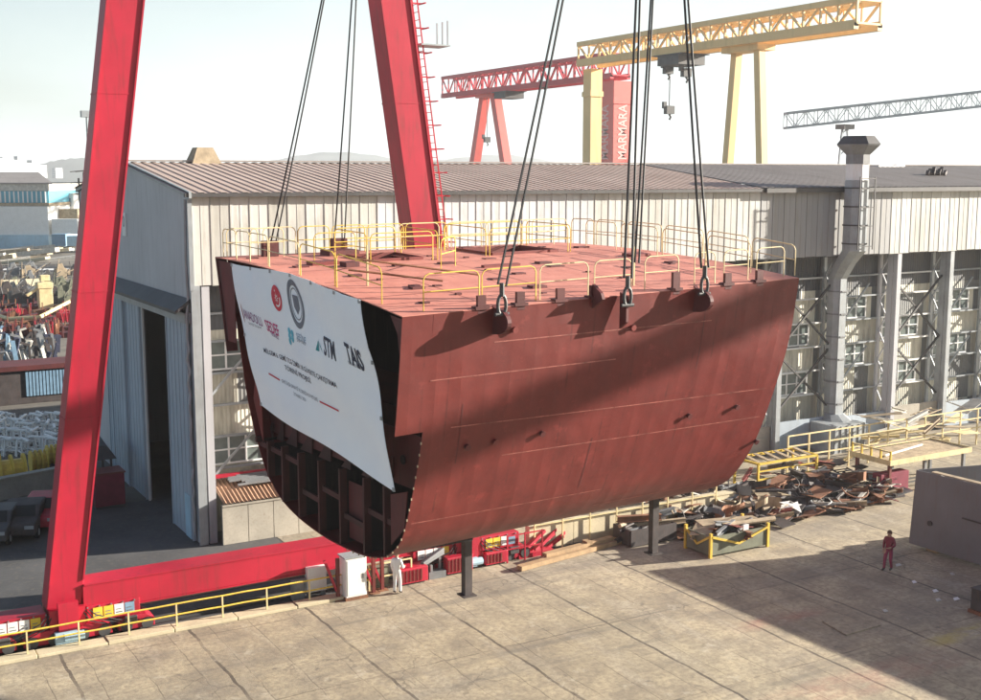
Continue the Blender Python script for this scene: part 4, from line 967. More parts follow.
# low rail-side wall with posts
lw_ = thing('plinth_wall', (16, -8.4, 0), 'low beige concrete wall with thin yellow posts under the hull bottom', 'wall')
q = MB()
for i in range(5): q.box((12.3 + i * 2.4, -8.5, 0), (12.3 + i * 2.4 + 2.37, -8.15, 1.12)); 
q.box((12.3, -8.55, 1.12), (24.3, -8.1, 1.2)); q.build('wall_panel', M['beige_conc'], lw_)
for i in range(8):
    x = 12.5 + 1.5 * i; q = MB(); q.beam((x, -8.62, 0), (x, -8.62, 1.75), .06); q.build('post', M['pale_yellow'], lw_)
for z in (1.25, 1.7):
    q = MB(); q.beam((12.5, -8.62, z), (23.0, -8.62, z), .05); q.build('rail', M['pale_yellow'], lw_)
q = MB(); q.beam((10.6, -10.4, .12), (18.6, -9.1, .12), .34, .2); q.beam((12.2, -9.9, .3), (16.2, -9.35, .3), .3, .16); q.beam((14.5, -9.3, .1), (20, -8.95, .1), .3, .2); q.box((14.6, -9.7, 0), (14.9, -9.3, .45))
tag(q.build('timber_beam', M['wood']), 'long brown timber baulks lying along the foot of the low beige wall', 'timber')
# yellow guard rail on the kerb in front of the crane lane
gr = thing('guard_rail', (-5, -9.6, 0), 'long yellow guard rail on the kerb in front of the crane bogies', 'guard rail')
xs = [-12.6 + 1.75 * i for i in range(10)]
for x in xs:
    q = MB(); q.beam((x, -9.62, .1), (x, -9.62, .98), .055); q.build('post', M['pale_yellow'], gr)
for z in (.55, .97):
    q = MB(); q.tube([(x + .87 * j, -9.62, z + (.012 * math.sin(x * 3 + j))) for x in xs for j in (0, 1)], .035, 5); q.build('rail', M['rail_yellow'], gr)

# ================================================================== RIGHT SIDE OF THE YARD
def strut_frame(mb, a, b, r=.05):
    x0, y0, z0 = a; x1, y1, z1 = b
    for x in (x0, x1):
        for y in (y0, y1): mb.beam((x, y, z0), (x, y, z1), r)
    for z in (z1,):
        mb.beam((x0, y0, z), (x1, y0, z), r); mb.beam((x0, y1, z), (x1, y1, z), r); mb.beam((x0, y0, z), (x0, y1, z), r); mb.beam((x1, y0, z), (x1, y1, z), r)
bn = thing('scrap_bin', (20.5, -12.5, 0), 'olive steel scrap bin with yellow V braces on its side, full of offcuts', 'scrap bin')
q = MB(); X0, X1, Y0, Y1 = 18.75, 22.1, -13.2, -11.5
q.box((X0, Y0, .1), (X1, Y0 + .05, .95)); q.box((X0, Y1 - .05, .1), (X1, Y1, .95)); q.box((X0, Y0 + .06, .1), (X0 + .05, Y1 - .06, .95)); q.box((X1 - .05, Y0 + .06, .1), (X1, Y1 - .06, .95)); q.box((X0 + .05, Y0 + .05, .1), (X1 - .05, Y1 - .05, .15)); q.build('tub', M['olive'], bn)
q = MB(); q.beam((X0 + .05, Y0 - .03, .95), (X0 + 1.6, Y0 - .03, .45), .09); q.beam((X0 + 1.6, Y0 - .03, .45), (X1 - .05, Y0 - .03, .95), .09)
q.beam((X0 - .03, Y0 + .05, .95), (X0 - .03, (Y0 + Y1) / 2, .45), .09); q.beam((X0 - .03, (Y0 + Y1) / 2, .45), (X0 - .03, Y1 - .05, .95), .09); q.build('brace', M['rail_yellow'], bn)
for (x, y) in ((X0, Y0), (X1, Y0), (X0, Y1), (X1, Y1)): q = MB(); q.box((x - .06, y - .06, 0), (x + .06, y + .06, 1.12)); q.build('corner_post', M['rail_yellow'], bn)
q = MB(); q.box((20.6, Y0 - .05, 1.0), (20.9, Y0 - .02, 1.25)); q.build('tag_plate', M['white_paint'], bn)
b2 = thing('scrap_bin', (18.0, -9.2, 0), 'dark scrap bin crammed with pipes beside the right support leg', 'scrap bin')
q = MB(); q.box((16.6, -10.3, .05), (19.2, -10.2, .8)); q.box((16.6, -10.15, .05), (16.7, -8.9, .8)); q.box((19.1, -10.15, .05), (19.2, -8.9, .8)); q.box((16.75, -9.0, .05), (19.05, -8.9, .8)); q.box((16.75, -10.15, 0), (19.05, -9.05, .1)); q.build('tub', M['scrap_dark'], b2)
pieces = 0
def piece(kind, p, rz, tilt, L, mat, label, grp):
    q = MB(); d = Vector((math.cos(rz) * math.cos(tilt), math.sin(rz) * math.cos(tilt), math.sin(tilt))) * L / 2; p = Vector(p); n = Vector((0, 0, 1))
    a, b = p - d, p + d
    if kind == 'beam':
        w = rnd.uniform(.14, .26); q.beam(a, b, w, .03); o = d.cross(n).normalized() * 0 + n * w * .5; q.beam(a + o, b + o, .03, w); q.beam(a + o * 2, b + o * 2, w, .03)
    elif kind == 'pipe': q.tube([a, b], rnd.uniform(.05, .13), 9)
    elif kind == 'plate':
        s = d.cross(n).normalized() * rnd.uniform(.25, .6); t = Vector((0, 0, .03)); k1, k2 = rnd.uniform(.5, 1), rnd.uniform(.3, 1)
        v = [a - s, b - s * k1, b + s * k2, a + s * k1]; m_ = [x + Vector((0, 0, rnd.uniform(-.06, .06))) for x in v]; q.hexa(m_ + [x + t for x in m_])
    else:
        w = rnd.uniform(.3, .55); s = d.cross(n).normalized() * w
        for o in (-1, 1): q.beam(a + s * o, b + s * o, .06)
        for i in range(4): c = a.lerp(b, (i + .5) / 4); q.beam(c - s, c + s, .05)
    o = q.build({'beam': 'steel_beam', 'pipe': 'pipe', 'plate': 'plate_offcut', 'frame': 'scrap_ladder'}[kind], M[mat]); tag(o, label, {'beam': 'beam', 'pipe': 'pipe', 'plate': 'plate', 'frame': 'scrap'}[kind], grp); return o
mats = ('rust', 'scrap_tan', 'scrap_pale', 'scrap_dark', 'maroon', 'steel')
kinds = ('beam', 'pipe', 'plate', 'frame')
kn = {'beam': 'steel beam', 'pipe': 'pipe', 'plate': 'plate offcut', 'frame': 'ladder shaped steel frame'}
mn = {'rust': 'rusty', 'scrap_tan': 'tan', 'scrap_pale': 'pale', 'scrap_dark': 'dark', 'maroon': 'maroon', 'steel': 'grey'}
# in the bins
for i in range(16):
    k_ = kinds[i % 3]; mt_ = mats[rnd.randrange(6)]; piece(k_, (rnd.uniform(19.3, 21.5), rnd.uniform(-12.9, -11.8), rnd.uniform(.5, 1.15)), rnd.uniform(-.5, .5) + (1.2 if i % 5 == 0 else 0), rnd.uniform(-.3, .3), rnd.uniform(1.2, 2.9), mt_, '%s %s thrown in the olive scrap bin with yellow braces' % (mn[mt_], kn[k_]), '%s %ss in the olive bin' % (mn[mt_], kn[k_]))
for i in range(14):
    k_ = ('pipe', 'beam', 'pipe')[i % 3]; mt_ = ('scrap_dark', 'rust', 'steel', 'scrap_tan')[i % 4]; piece(k_, (rnd.uniform(17.3, 18.4), rnd.uniform(-9.9, -9.1), .35 + i * .05), rnd.uniform(-.25, .35), rnd.uniform(-.12, .15), rnd.uniform(1.8, 2.9), mt_, '%s %s lying in the dark bin beside the right support leg' % (mn[mt_], kn[k_]), '%s %ss in the dark bin' % (mn[mt_], kn[k_]))
# heaps against the shed: a rough mound each plus the separate pieces on it
def heap(x0, x1, y0, y1, h, mat, label):
    mb = MB(); nx, ny = 26, 16; vs = []
    for i in range(nx + 1):
        for j in range(ny + 1):
            u, v = i / nx, j / ny; e = max(0, min(1, 4 * min(u, 1 - u))) * max(0, min(1, 3.2 * min(v, 1 - v)))
            vs.append((x0 + (x1 - x0) * u + rnd.uniform(-.1, .1), y0 + (y1 - y0) * v + rnd.uniform(-.1, .1), .004 + h * e * (.35 + .65 * rnd.random())))
    mb.add(vs, [(i * (ny + 1) + j, (i + 1) * (ny + 1) + j, (i + 1) * (ny + 1) + j + 1, i * (ny + 1) + j + 1) for i in range(nx) for j in range(ny)])
    return tag(mb.build('scrap_heap', M[mat]), label, 'scrap heap', None, 'stuff')
heap(19.5, 27.5, -10.6, -5.2, .85, 'scrap_dark', 'dark jumbled heap of small scrap behind the bins')
heap(26.0, 34.5, -10.4, -6.2, 1.15, 'scrap_dark', 'dark jumbled heap of small scrap below the yellow platform')
for i in range(190):
    x = rnd.uniform(19.8, 34.2); near = rnd.random() ** 1.4; y = -10.9 + near * 5.2 + (.6 if x < 24 else 0)
    k_ = kinds[rnd.choice((0, 0, 1, 2, 2, 2, 3))]; mt_ = rnd.choice(('rust', 'rust', 'scrap_tan', 'scrap_pale', 'scrap_dark', 'scrap_dark', 'maroon', 'steel')); side = 'behind the bins' if x < 26.5 else 'below the yellow platform'
    h = .2 + (.9 if x > 26 else .75) * min(1, near * 2.4) * rnd.uniform(.5, 1.1)
    piece(k_, (x, y, h), rnd.gauss(.0, .55) + (1.5 if rnd.random() < .15 else 0), rnd.gauss(0, .14), rnd.uniform(.6, 2.4) * (.8 if k_ == 'plate' else 1), mt_, '%s %s on the scrap heap %s' % (mn[mt_], kn[k_], side), '%s %ss on the heap %s' % (mn[mt_], kn[k_], side))
for i in range(34):
    x = rnd.uniform(19.8, 34); y = rnd.uniform(-10.8, -7); rr = rnd.uniform(.25, .8); a0 = rnd.uniform(0, 6); sw = rnd.uniform(1.5, 5); tl = rnd.uniform(-.8, .8); mt_ = rnd.choice(('rust', 'scrap_dark', 'scrap_tan', 'rust', 'steel')); c = Vector((x, y, rnd.uniform(.5, 1.2)))
    q = MB(); pts = [c + Vector((rr * math.cos(a0 + sw * t / 9), rr * math.sin(a0 + sw * t / 9) * math.cos(tl), rr * math.sin(a0 + sw * t / 9) * math.sin(tl) + .03 * t)) for t in range(10)]
    if i % 2: q.tube(pts, rnd.uniform(.02, .05), 5); nm_ = 'bent_bar'
    else:
        w = rnd.uniform(.1, .3); vs = [p + Vector((0, 0, dz_)) for p in pts for dz_ in (-w, w)]; q.add(vs, [(2 * k, 2 * k + 2, 2 * k + 3, 2 * k + 1) for k in range(9)]); nm_ = 'curved_plate'
    tag(q.build(nm_, M[mt_]), '%s %s tangled in the scrap heaps below the platform and bins' % (mn[mt_], nm_.replace('_', ' ')), 'scrap', '%s %ss in the heaps' % (mn[mt_], nm_.replace('_', ' ')))
# white crumpled sheet and two gas bottles stand out of the heap
q = MB(); c = G(790, 508, .8)
for i in range(6): a = i * 1.1; q.prism([c + Vector((math.cos(a) * .7, math.sin(a) * .4, .25 * math.sin(a * 2))), c + Vector((math.cos(a + 1) * .6, math.sin(a + 1) * .5, .2)), c + Vector((.3 * math.cos(a * 2), .1, .18 + .12 * math.sin(a * 3)))], (0, 0, .02))
tag(q.build('crumpled_sheet', M['white_paint']), 'crumpled white sheet on the scrap heap right of the yellow braced bin', 'sheet')
# yellow frames
yf = thing('yellow_frame', (29.5, -5.5, 0), 'empty yellow steel cradle frame standing on the scrap behind the bin', 'frame')
q = MB(); strut_frame(q, (27.6, -6.6, 0), (31.8, -4.8, 1.75), .11); q.build('cradle', M['rail_yellow'], yf)
q = MB()
for i in range(6): q.beam((27.8 + i * .72, -6.5, 1.78), (28.2 + i * .72, -4.9, 1.82), .22, .05)
q.build('top_board', M['scrap_tan'], yf)
q = MB(); q.beam((27.6, -6.6, .9), (31.8, -6.6, .9), .08); q.beam((27.6, -6.6, 1.35), (31.8, -6.6, 1.35), .06); q.build('mid_rail', M['rail_yellow'], yf)
# work platform on a base
pf = thing('work_platform', (36, -8.3, 0), 'yellow edged steel work platform raised beside the grey hull block', 'platform')
PX0, PX1, PY0, PY1, PZ = 33.4, 39.8, -10.2, -7.4, 1.9
q = MB(); q.box((PX0 + .06, PY0 + .06, PZ - .12), (PX1 - .06, PY1 - .06, PZ - .02))
for i in range(16): q.beam((PX0 + .1, PY0 + .3 + i * .19, PZ), (PX1 - .1, PY0 + .3 + i * .19, PZ), .04, .04)
q.build('grating', M['scrap_tan'], pf)
q = MB(); q.box((PX0, PY0, PZ - .2), (PX1, PY0 + .05, PZ + .08)); q.box((PX0, PY1 - .05, PZ - .2), (PX1, PY1, PZ + .08)); q.box((PX0, PY0 + .06, PZ - .2), (PX0 + .05, PY1 - .06, PZ + .08)); q.box((PX1 - .05, PY0 + .06, PZ - .2), (PX1, PY1 - .06, PZ + .08)); q.build('edge_beam', M['pale_yellow'], pf)
for x in (PX0 + .3, 36.4, PX1 - .3):
    for y in (PY0 + .3, PY1 - .3): q = MB(); q.beam((x, y, 0), (x, y, PZ - .2), .16); q.build('leg', M['maroon'] if x < 34 else M['steel'], pf)
for i in range(5): x = PX0 + .1; y = PY0 + .1 + i * .65; q = MB(); q.beam((x, y, PZ), (x, y, PZ + .55), .09); q.build('post', M['rail_yellow'], pf)
q = MB(); q.beam((PX0 + .1, PY0 + .1, PZ + .5), (PX0 + .1, PY1 - .1, PZ + .5), .08); q.beam((PX0 + .1, PY1 - .1, PZ + .9), (PX1, PY1 - .1, PZ + .9), .05); q.build('rail', M['pale_yellow'], pf)
q = MB(); q.beam((PX0 + .6, PY0 + .9, PZ + .12), (PX1 - 2, PY0 + 1.7, PZ + .12), .09, .08); q.build('white_strip', M['white_paint'], pf)
q = MB(); q.box((33.1, -9.9, .2), (35.2, -9.3, 1.2)); q.box((33.0, -10.0, .1), (35.3, -9.2, .2)); q.box((33.3, -9.95, .4), (34.2, -9.901, 1.0)); tag(q.build('red_crate', M['coverall'], bevel=.02), 'dark red steel crate in the shade under the left end of the yellow platform', 'crate')  # darker red stands in for shade under the platform
fn = thing('guard_rail', (42, -4.2, 0), 'long pale yellow guard rail between the platform and the shed columns', 'guard rail')
for i in range(12):
    q = MB(); q.beam((32 + i * 1.6, -4.2, 0), (32 + i * 1.6, -4.2, 2.3), .08); q.build('post', M['pale_yellow'], fn)
for z in (1.1, 1.7, 2.3): q = MB(); q.beam((32, -4.2, z), (49.6, -4.2, z), .07); q.build('rail', M['pale_yellow'], fn)
for i in range(26):
    x = rnd.uniform(38, 52); y = rnd.uniform(-5.5, -1.5); mt_ = rnd.choice(('scrap_tan', 'scrap_pale', 'pale_yellow')); k_ = rnd.choice(('beam', 'plate', 'frame')); cn = {'scrap_tan': 'tan', 'scrap_pale': 'pale', 'pale_yellow': 'pale yellow'}[mt_]
    piece(k_, (x, y, rnd.uniform(.5, 2.4)), rnd.gauss(0, .4), rnd.gauss(0, .2), rnd.uniform(1, 3.2), mt_, 'sunlit %s %s stacked along the shed wall behind the platform' % (cn, kn[k_]), '%s %ss stacked behind the platform' % (cn, kn[k_]))
# grey hull block, open at the top
gb = thing('grey_block', (31, -22, 0), 'grey steel hull block standing open topped at the right edge of the yard', 'hull block')
def wallq(a, b, h, t=.04):
    q = MB(); a = Vector(a); b = Vector(b); d = (b - a).normalized(); n = Vector((-d.y, d.x, 0)) * t; lean = Vector((.25, 0, 0))
    return q.hexa([a, b, b + n, a + n, a + Vector((0, 0, h)) + lean, b + Vector((0, 0, h)) + lean, b + n + Vector((0, 0, h)) + lean, a + n + Vector((0, 0, h)) + lean])
wallq((27.45, -16.6, .25), (28.6, -46, .25), 3.35).build('side_plate', M['block_grey'], gb)
wallq((27.6, -16.62, .25), (40, -20.0, .25), 3.35).build('side_plate', M['block_grey'], gb)  # unseen far side turned along the sun to narrow its cast shadow
q = MB(); q.box((28.9, -45.5, .2), (39.5, -20.3, .3)); q.build('floor_plate', M['scrap_dark'], gb)
for i in range(9):
    y = -17.6 - i * 1.15; q = MB(); q.beam((28.0 + .02 * i, y, .4), (28.15 + .02 * i, y, 3.5), .34, .05, (0, 1, 0)); q.build('stiffener', M['scrap_pale'] if i % 2 == 0 else M['block_grey'], gb)
for i in range(5):
    x = 29.6 + i * 1.5; q = MB(); q.prism([(x, -17.2, .4), (x, -24, .4), (x, -23, 2.2), (x, -19.5, 3.0), (x, -17.4, 2.6)], (.06, 0, 0)); q.build('frame_web', M['scrap_pale'] if i in (0, 2) else M['scrap_dark'], gb)
q = MB(); q.beam((28.0, -17.3, 3.62), (29.1, -45.6, 3.62), .3, .05); q.build('top_flange', M['scrap_tan'], gb)
for (x, y) in ((27.9, -17.5), (28.1, -21.5), (28.3, -26), (33, -17)): q = MB(); q.box((x, y - .3, 0), (x + .6, y + .3, .25)); q.build('keel_block', M['wood'], gb)
q = MB(); q.box((27.62, -20.4, 2.0), (27.66, -19.2, 2.06)); q.tube([(27.50, -17.6, 1.4), (27.58, -17.6, 1.4)], .12, 10); q.box((27.55, -22.6, .4), (27.60, -21.8, 1.5)); q.build('weld_patch', M['scrap_dark'], gb)
# steel plate lying on the slabs, litter, small bin at the edge
q = MB(); a, b, c, d = G(822, 622), G(846, 636), G(881, 626), G(857, 612)
q.hexa([a + Vector((0, 0, .006)), b + Vector((0, 0, .006)), c + Vector((0, 0, .006)), d + Vector((0, 0, .006)), a + Vector((0, 0, .045)), b + Vector((0, 0, .05)), c + Vector((0, 0, .045)), d + Vector((0, 0, .05))])
tag(q.build('cover_plate', M['yard']), 'square steel cover plate lying on the shaded slabs in the foreground', 'cover plate')
for i, (x, y) in enumerate(((914, 583), (935, 592), (956, 600), (952, 575), (938, 601), (898, 566), (885, 612))):
    p = G(x, y); q = MB(); w = .10 + .03 * (i % 3)
    q.prism([p + Vector((-w, -.05, .01)), p + Vector((w * .8, -.09, .03)), p + Vector((w, .06, .07)), p + Vector((-.3 * w, .10, .05))], (0, 0, .012))
    tag(q.build('litter', M['white_paint'] if i < 3 else M['scrap_pale']), 'scrap of pale litter on the dark slabs near the person in red', 'litter', 'litter on the shaded slabs')
p = G(984, 614); sb = thing('steel_drum_box', tuple(p), 'dark steel box with an orange foot at the right edge of the yard', 'box')
q = MB(); q.box(p + Vector((-.3, -.5, .14)), p + Vector((.8, .4, .95))); q.box(p + Vector((-.34, -.54, .95)), p + Vector((.84, .44, 1.0))); q.build('body', M['scrap_dark'], sb, bevel=.02)
q = MB(); q.box(p + Vector((-.36, -.56, 0)), p + Vector((.86, .46, .14))); q.build('foot', M['rust'], sb)
# ================================================================== PEOPLE
def person(loc, face, label, cloth, trousers, hair, pose, scale=1.0, extra=None, helmet=None):
    """one continuous skinned body in metres; face = heading angle, pose = dict of joint positions"""
    P = dict(pel=(0, 0, .95), wst=(0, 0, 1.08), che=(0, .0, 1.30), nek=(0, .01, 1.47), hd0=(0, .02, 1.56), hd1=(0, .03, 1.66), hd2=(0, .02, 1.74),
             shL=(-.17, 0, 1.42), elL=(-.22, -.02, 1.15), wrL=(-.20, .06, .93), haL=(-.19, .10, .85), shR=(.17, 0, 1.42), elR=(.23, -.03, 1.15), wrR=(.22, .05, .93), haR=(.21, .09, .85),
             hiL=(-.10, 0, .90), knL=(-.11, .05, .50), anL=(-.11, -.02, .10), toL=(-.12, .17, .05), hiR=(.10, 0, .90), knR=(.11, .06, .50), anR=(.12, .04, .10), toR=(.13, .22, .05))
    P.update(pose)
    rad = dict(pel=(.16, .12), wst=(.145, .105), che=(.175, .12), nek=(.06, .06), hd0=(.075, .08), hd1=(.085, .10), hd2=(.06, .07), shL=(.08, .08), shR=(.08, .08), elL=(.058, .058), elR=(.058, .058), wrL=(.042, .04), wrR=(.042, .04), haL=(.03, .042), haR=(.03, .042),
               hiL=(.10, .10), hiR=(.10, .10), knL=(.072, .072), knR=(.072, .072), anL=(.055, .06), anR=(.055, .06), toL=(.05, .04), toR=(.05, .04))
    E = [('pel', 'wst'), ('wst', 'che'), ('che', 'nek'), ('nek', 'hd0'), ('hd0', 'hd1'), ('hd1', 'hd2'), ('che', 'shL'), ('shL', 'elL'), ('elL', 'wrL'), ('wrL', 'haL'), ('che', 'shR'), ('shR', 'elR'), ('elR', 'wrR'), ('wrR', 'haR'),
         ('pel', 'hiL'), ('hiL', 'knL'), ('knL', 'anL'), ('anL', 'toL'), ('pel', 'hiR'), ('hiR', 'knR'), ('knR', 'anR'), ('anR', 'toR')]
    # five fingers on each hand
    for sd_ in 'LR':
        w, h = Vector(P['wr' + sd_]), Vector(P['ha' + sd_]); d = (h - w).normalized(); sx = Vector((0, 1, 0)) - d * d.y; sx.normalize()
        for fi, (o, ln) in enumerate(((-.032, .065), (-.011, .08), (.011, .075), (.03, .058))):
            a = h + sx * o + d * .02; P['f%s%da' % (sd_, fi)] = tuple(a); P['f%s%db' % (sd_, fi)] = tuple(a + d * ln * .55); P['f%s%dc' % (sd_, fi)] = tuple(a + d * ln + Vector((0, .02, 0)))
            for s in 'abc': rad['f%s%d%s' % (sd_, fi, s)] = (.010, .010)
            E += [('ha' + sd_, 'f%s%da' % (sd_, fi)), ('f%s%da' % (sd_, fi), 'f%s%db' % (sd_, fi)), ('f%s%db' % (sd_, fi), 'f%s%dc' % (sd_, fi))]
        a = h - d * .03 + sx * .045; P['t%sa' % sd_] = tuple(a); P['t%sb' % sd_] = tuple(a + d * .045 + sx * .02); rad['t%sa' % sd_] = (.012, .012); rad['t%sb' % sd_] = (.011, .011)
        E += [('wr' + sd_, 't%sa' % sd_), ('t%sa' % sd_, 't%sb' % sd_)]
    names = list(P); me = bpy.data.meshes.new('person'); me.from_pydata([P[n] for n in names], [(names.index(a), names.index(b)) for a, b in E], [])
    o = bpy.data.objects.new('person', me); COL.objects.link(o)
    sk = o.modifiers.new('skin', 'SKIN'); sk.use_smooth_shade = True
    for i, n in enumerate(names):
        me.skin_vertices[0].data[i].radius = rad[n]; me.skin_vertices[0].data[i].use_root = (n == 'pel')
    o.modifiers.new('sub', 'SUBSURF').levels = 2; o.modifiers['sub'].render_levels = 2
    bpy.context.view_layer.update()
    m2 = bpy.data.meshes.new_from_object(o.evaluated_get(bpy.context.evaluated_depsgraph_get())); bpy.data.objects.remove(o)
    m2.materials.clear()
    for mm in (M[cloth], M[trousers], M['skin'], M['scrap_dark']): m2.materials.append(mm)
    hands = [Vector(P['haL']), Vector(P['haR'])]
    for p in m2.polygons:
        c = p.center; i = 0
        if c.z < P['pel'][2] - .02 and abs(c.x) < .2 or c.z < .8: i = 1
        if c.z > P['nek'][2] + .03: i = 2
        if min((c - h).length for h in hands) < .13: i = 2
        if c.z < .13: i = 3
        p.material_index = i; p.use_smooth = True
    b = bpy.data.objects.new('person', m2); COL.objects.link(b); b.location = loc; b.rotation_euler = (0, 0, face); b.scale = (scale,) * 3
    tag(b, label, 'person')
    def child(name, mb, mat): c = mb.build(name, M[mat], smooth=True); c.parent = b; return c
    h = Vector(P['hd1'])
    q = MB(); rings = []
    for i in range(7):
        t = i / 6; r = .112 * math.cos(t * 1.45); rings.append([(h.x + r * .9 * math.cos(a), h.y - .012 + r * 1.08 * math.sin(a), h.z + .015 + .115 * math.sin(t * 1.5)) for a in [k * math.pi / 6 for k in range(12)]])
    loft(q, rings)
    if not helmet: q.add([(h.x + .1 * math.cos(a), h.y - .03 + .1 * math.sin(a), h.z + dz_) for dz_ in (-.09, .05) for a in [math.pi + k * math.pi / 8 for k in range(9)]], [(k, k + 1, k + 10, k + 9) for k in range(8)])
    child('hair' if not helmet else 'helmet', q, hair)
    q = MB()
    for sx in (-.035, .035): q.tube([(h.x + sx, h.y + .088, h.z + .0), (h.x + sx, h.y + .097, h.z + .0)], .011, 8)
    q.box((h.x - .025, h.y + .088, h.z - .068), (h.x + .025, h.y + .094, h.z - .058)); child('eyes_and_mouth', q, 'scrap_dark')
    q = MB(); q.prism([(h.x - .014, h.y + .09, h.z - .035), (h.x + .014, h.y + .09, h.z - .035), (h.x, h.y + .09, h.z + .01)], (0, .022, 0))
    for sx in (-1, 1): q.tube([(h.x + sx * .084, h.y, h.z - .01), (h.x + sx * .10, h.y - .01, h.z)], .024, 8)
    child('nose_and_ears', q, 'skin')
    if extra: extra(b, child, P)
    return b
def jacket(b, child, P):
    q = MB(); rings = []
    for z, rx, ry in ((.86, .195, .16), (1.0, .185, .15), (1.2, .195, .155), (1.36, .205, .15)): rings.append([(rx * math.cos(a), -.012 + ry * math.sin(a), z) for a in [k * math.pi / 7 for k in range(14)]])
    loft(q, rings); child('vest', q, 'navy_cloth')
pp = G(888, 570.5)
person(pp, 1.9, 'person in a maroon work suit standing in the shade', 'coverall', 'coverall2', 'brown_hair',
       dict(wrL=(-.12, .20, 1.05), haL=(-.06, .25, 1.05), elL=(-.25, .0, 1.14), elR=(.25, -.05, 1.14), anR=(.13, .12, .10), toR=(.15, .30, .05), knR=(.11, .12, .52), anL=(-.1, -.1, .10), toL=(-.1, .09, .05)), 1.0, None)
pw = G(397, 594)
person(pw, -.9, 'worker in white overalls standing beside the red machine cases', 'white_paint', 'white_paint', 'ink_white',
       dict(wrR=(.2, .22, 1.1), haR=(.18, .30, 1.1), elR=(.26, .02, 1.12)), 1.0, None, True)

# ================================================================== FAR LEFT YARD
def gbox(name, p, w, d, h, mat, label, cat, group=None, rot=None, kids=None):
    t = thing(name, tuple(p), label, cat, group); p = Vector(p); q = MB(); q.box(p + Vector((-w / 2, 0, 0)), p + Vector((w / 2, d, h))); q.build('body', M[mat], t, bevel=.02)
    if kids: kids(t, p, w, d, h)
    return t
# big pale workshop hall far left
def hall(name, xa, xb, ybase, ytop, D, label, parts):
    """hall whose long front faces the camera side; xa..xb pixels, parts = [(name, y0, y1, mat, proud)]"""
    t = thing(name, tuple(PD((xa + xb) / 2, ybase, D)), label, 'building')
    for nm, y0, y1, mt_, proud in parts:
        a, b = PD(xa, y0, D - proud), PD(xb, y0, D - proud); c, d = PD(xb, y1, D - proud), PD(xa, y1, D - proud); zb, zt = min(a.z, c.z), max(a.z, c.z)
        n = Vector((_fh.x, _fh.y, 0)) * (26 + proud * 2)
        q = MB(); q.hexa([Vector((a.x, a.y, zb)), Vector((b.x, b.y, zb)), Vector((b.x, b.y, zb)) + n, Vector((a.x, a.y, zb)) + n, Vector((a.x, a.y, zt)), Vector((b.x, b.y, zt)), Vector((b.x, b.y, zt)) + n, Vector((a.x, a.y, zt)) + n]); q.build(nm, M[mt_], t)
    return t
hl = hall('workshop_hall', -60, 49, 250, 175, 262, 'large pale workshop hall with a blue window strip, far left behind the yard', [('lower_wall', 249, 235, 'pale_blue', .4), ('wall', 235, 206.2, 'white_paint', .2), ('window_sill', 206, 203, 'scrap_tan', .8), ('window_strip', 202.8, 191, 'blue_strip', .0), ('upper_wall', 190.8, 184, 'scrap_pale', .5)])
a, b = PD(-60, 184, 261), PD(52, 184, 261); r0, r1 = PD(-60, 173, 275), PD(38, 173, 275)
q = MB(); t_ = Vector((0, 0, .3)); q.hexa([a, b, r1, r0, a + t_, b + t_, r1 + t_, r0 + t_]); q.build('roof', M['roof_grey'], hl)
q = MB()
for i in range(24):
    c = PD(-58 + i * 4.5, 197, 261.6); q.box((c.x - .12, c.y - .1, PD(0, 202.6, 262).z), (c.x + .12, c.y + .1, PD(0, 191.2, 262).z))
q.build('mullion', M['white_paint'], hl)
def cubs(name, x0, x1, y0, y1, D, dep, mat, label, cat, group=None, win=0):
    a, b = PD(x0, y1, D), PD(x1, y1, D); zt = PD((x0 + x1) / 2, y0, D).z; z0 = min(a.z, b.z)
    t = thing(name, ((a.x + b.x) / 2, (a.y + b.y) / 2, z0), label, cat, group); n = Vector((_fh.x, _fh.y, 0)) * dep
    q = MB(); A, B = Vector((a.x, a.y, z0)), Vector((b.x, b.y, z0)); T = Vector((0, 0, zt - z0)); q.hexa([A, B, B + n, A + n, A + T, B + T, B + n + T, A + n + T]); q.build('wall', M[mat], t)
    if win:
        for k in range(win):
            zz = z0 + (zt - z0) * (k + .35) / win; q = MB(); d = (B - A).normalized(); A2 = A + d * .6 - n * (.15 / dep) + Vector((0, 0, zz - z0)); B2 = B - d * .6 - n * (.15 / dep) + Vector((0, 0, zz - z0)); hh = Vector((0, 0, (zt - z0) / win * .4)); e = n * (.12 / dep)
            q.hexa([A2, B2, B2 + e, A2 + e, A2 + hh, B2 + hh, B2 + e + hh, A2 + e + hh]); q.build('window', M['city_glass'], t)
    return t
cubs('white_house', 55, 74, 193, 213, 275, 10, 'white_paint', 'small white building right of the pale workshop hall', 'building', win=1)
cubs('grey_shed', 50, 76, 182, 196, 330, 20, 'scrap_pale', 'low grey roofed shed behind the small white building', 'building')
cubs('flat_shed', 52, 78, 209, 224, 268, 4, 'scrap_tan', 'low tan flat shed in front of the small white building', 'building')
cubs('white_store', 52, 78, 219, 234, 262, 3, 'white_paint', 'low white store under the tan flat shed at the far left', 'building')
cubs('blue_container', 52, 66, 234, 246, 255, 3, 'ink_blue', 'dark blue shipping container right of the pale workshop hall', 'container', 'blue containers')
cubs('blue_container', 67, 78, 236, 246, 252, 3, 'pale_blue', 'pale blue shipping container beside the dark blue one', 'container', 'blue containers')
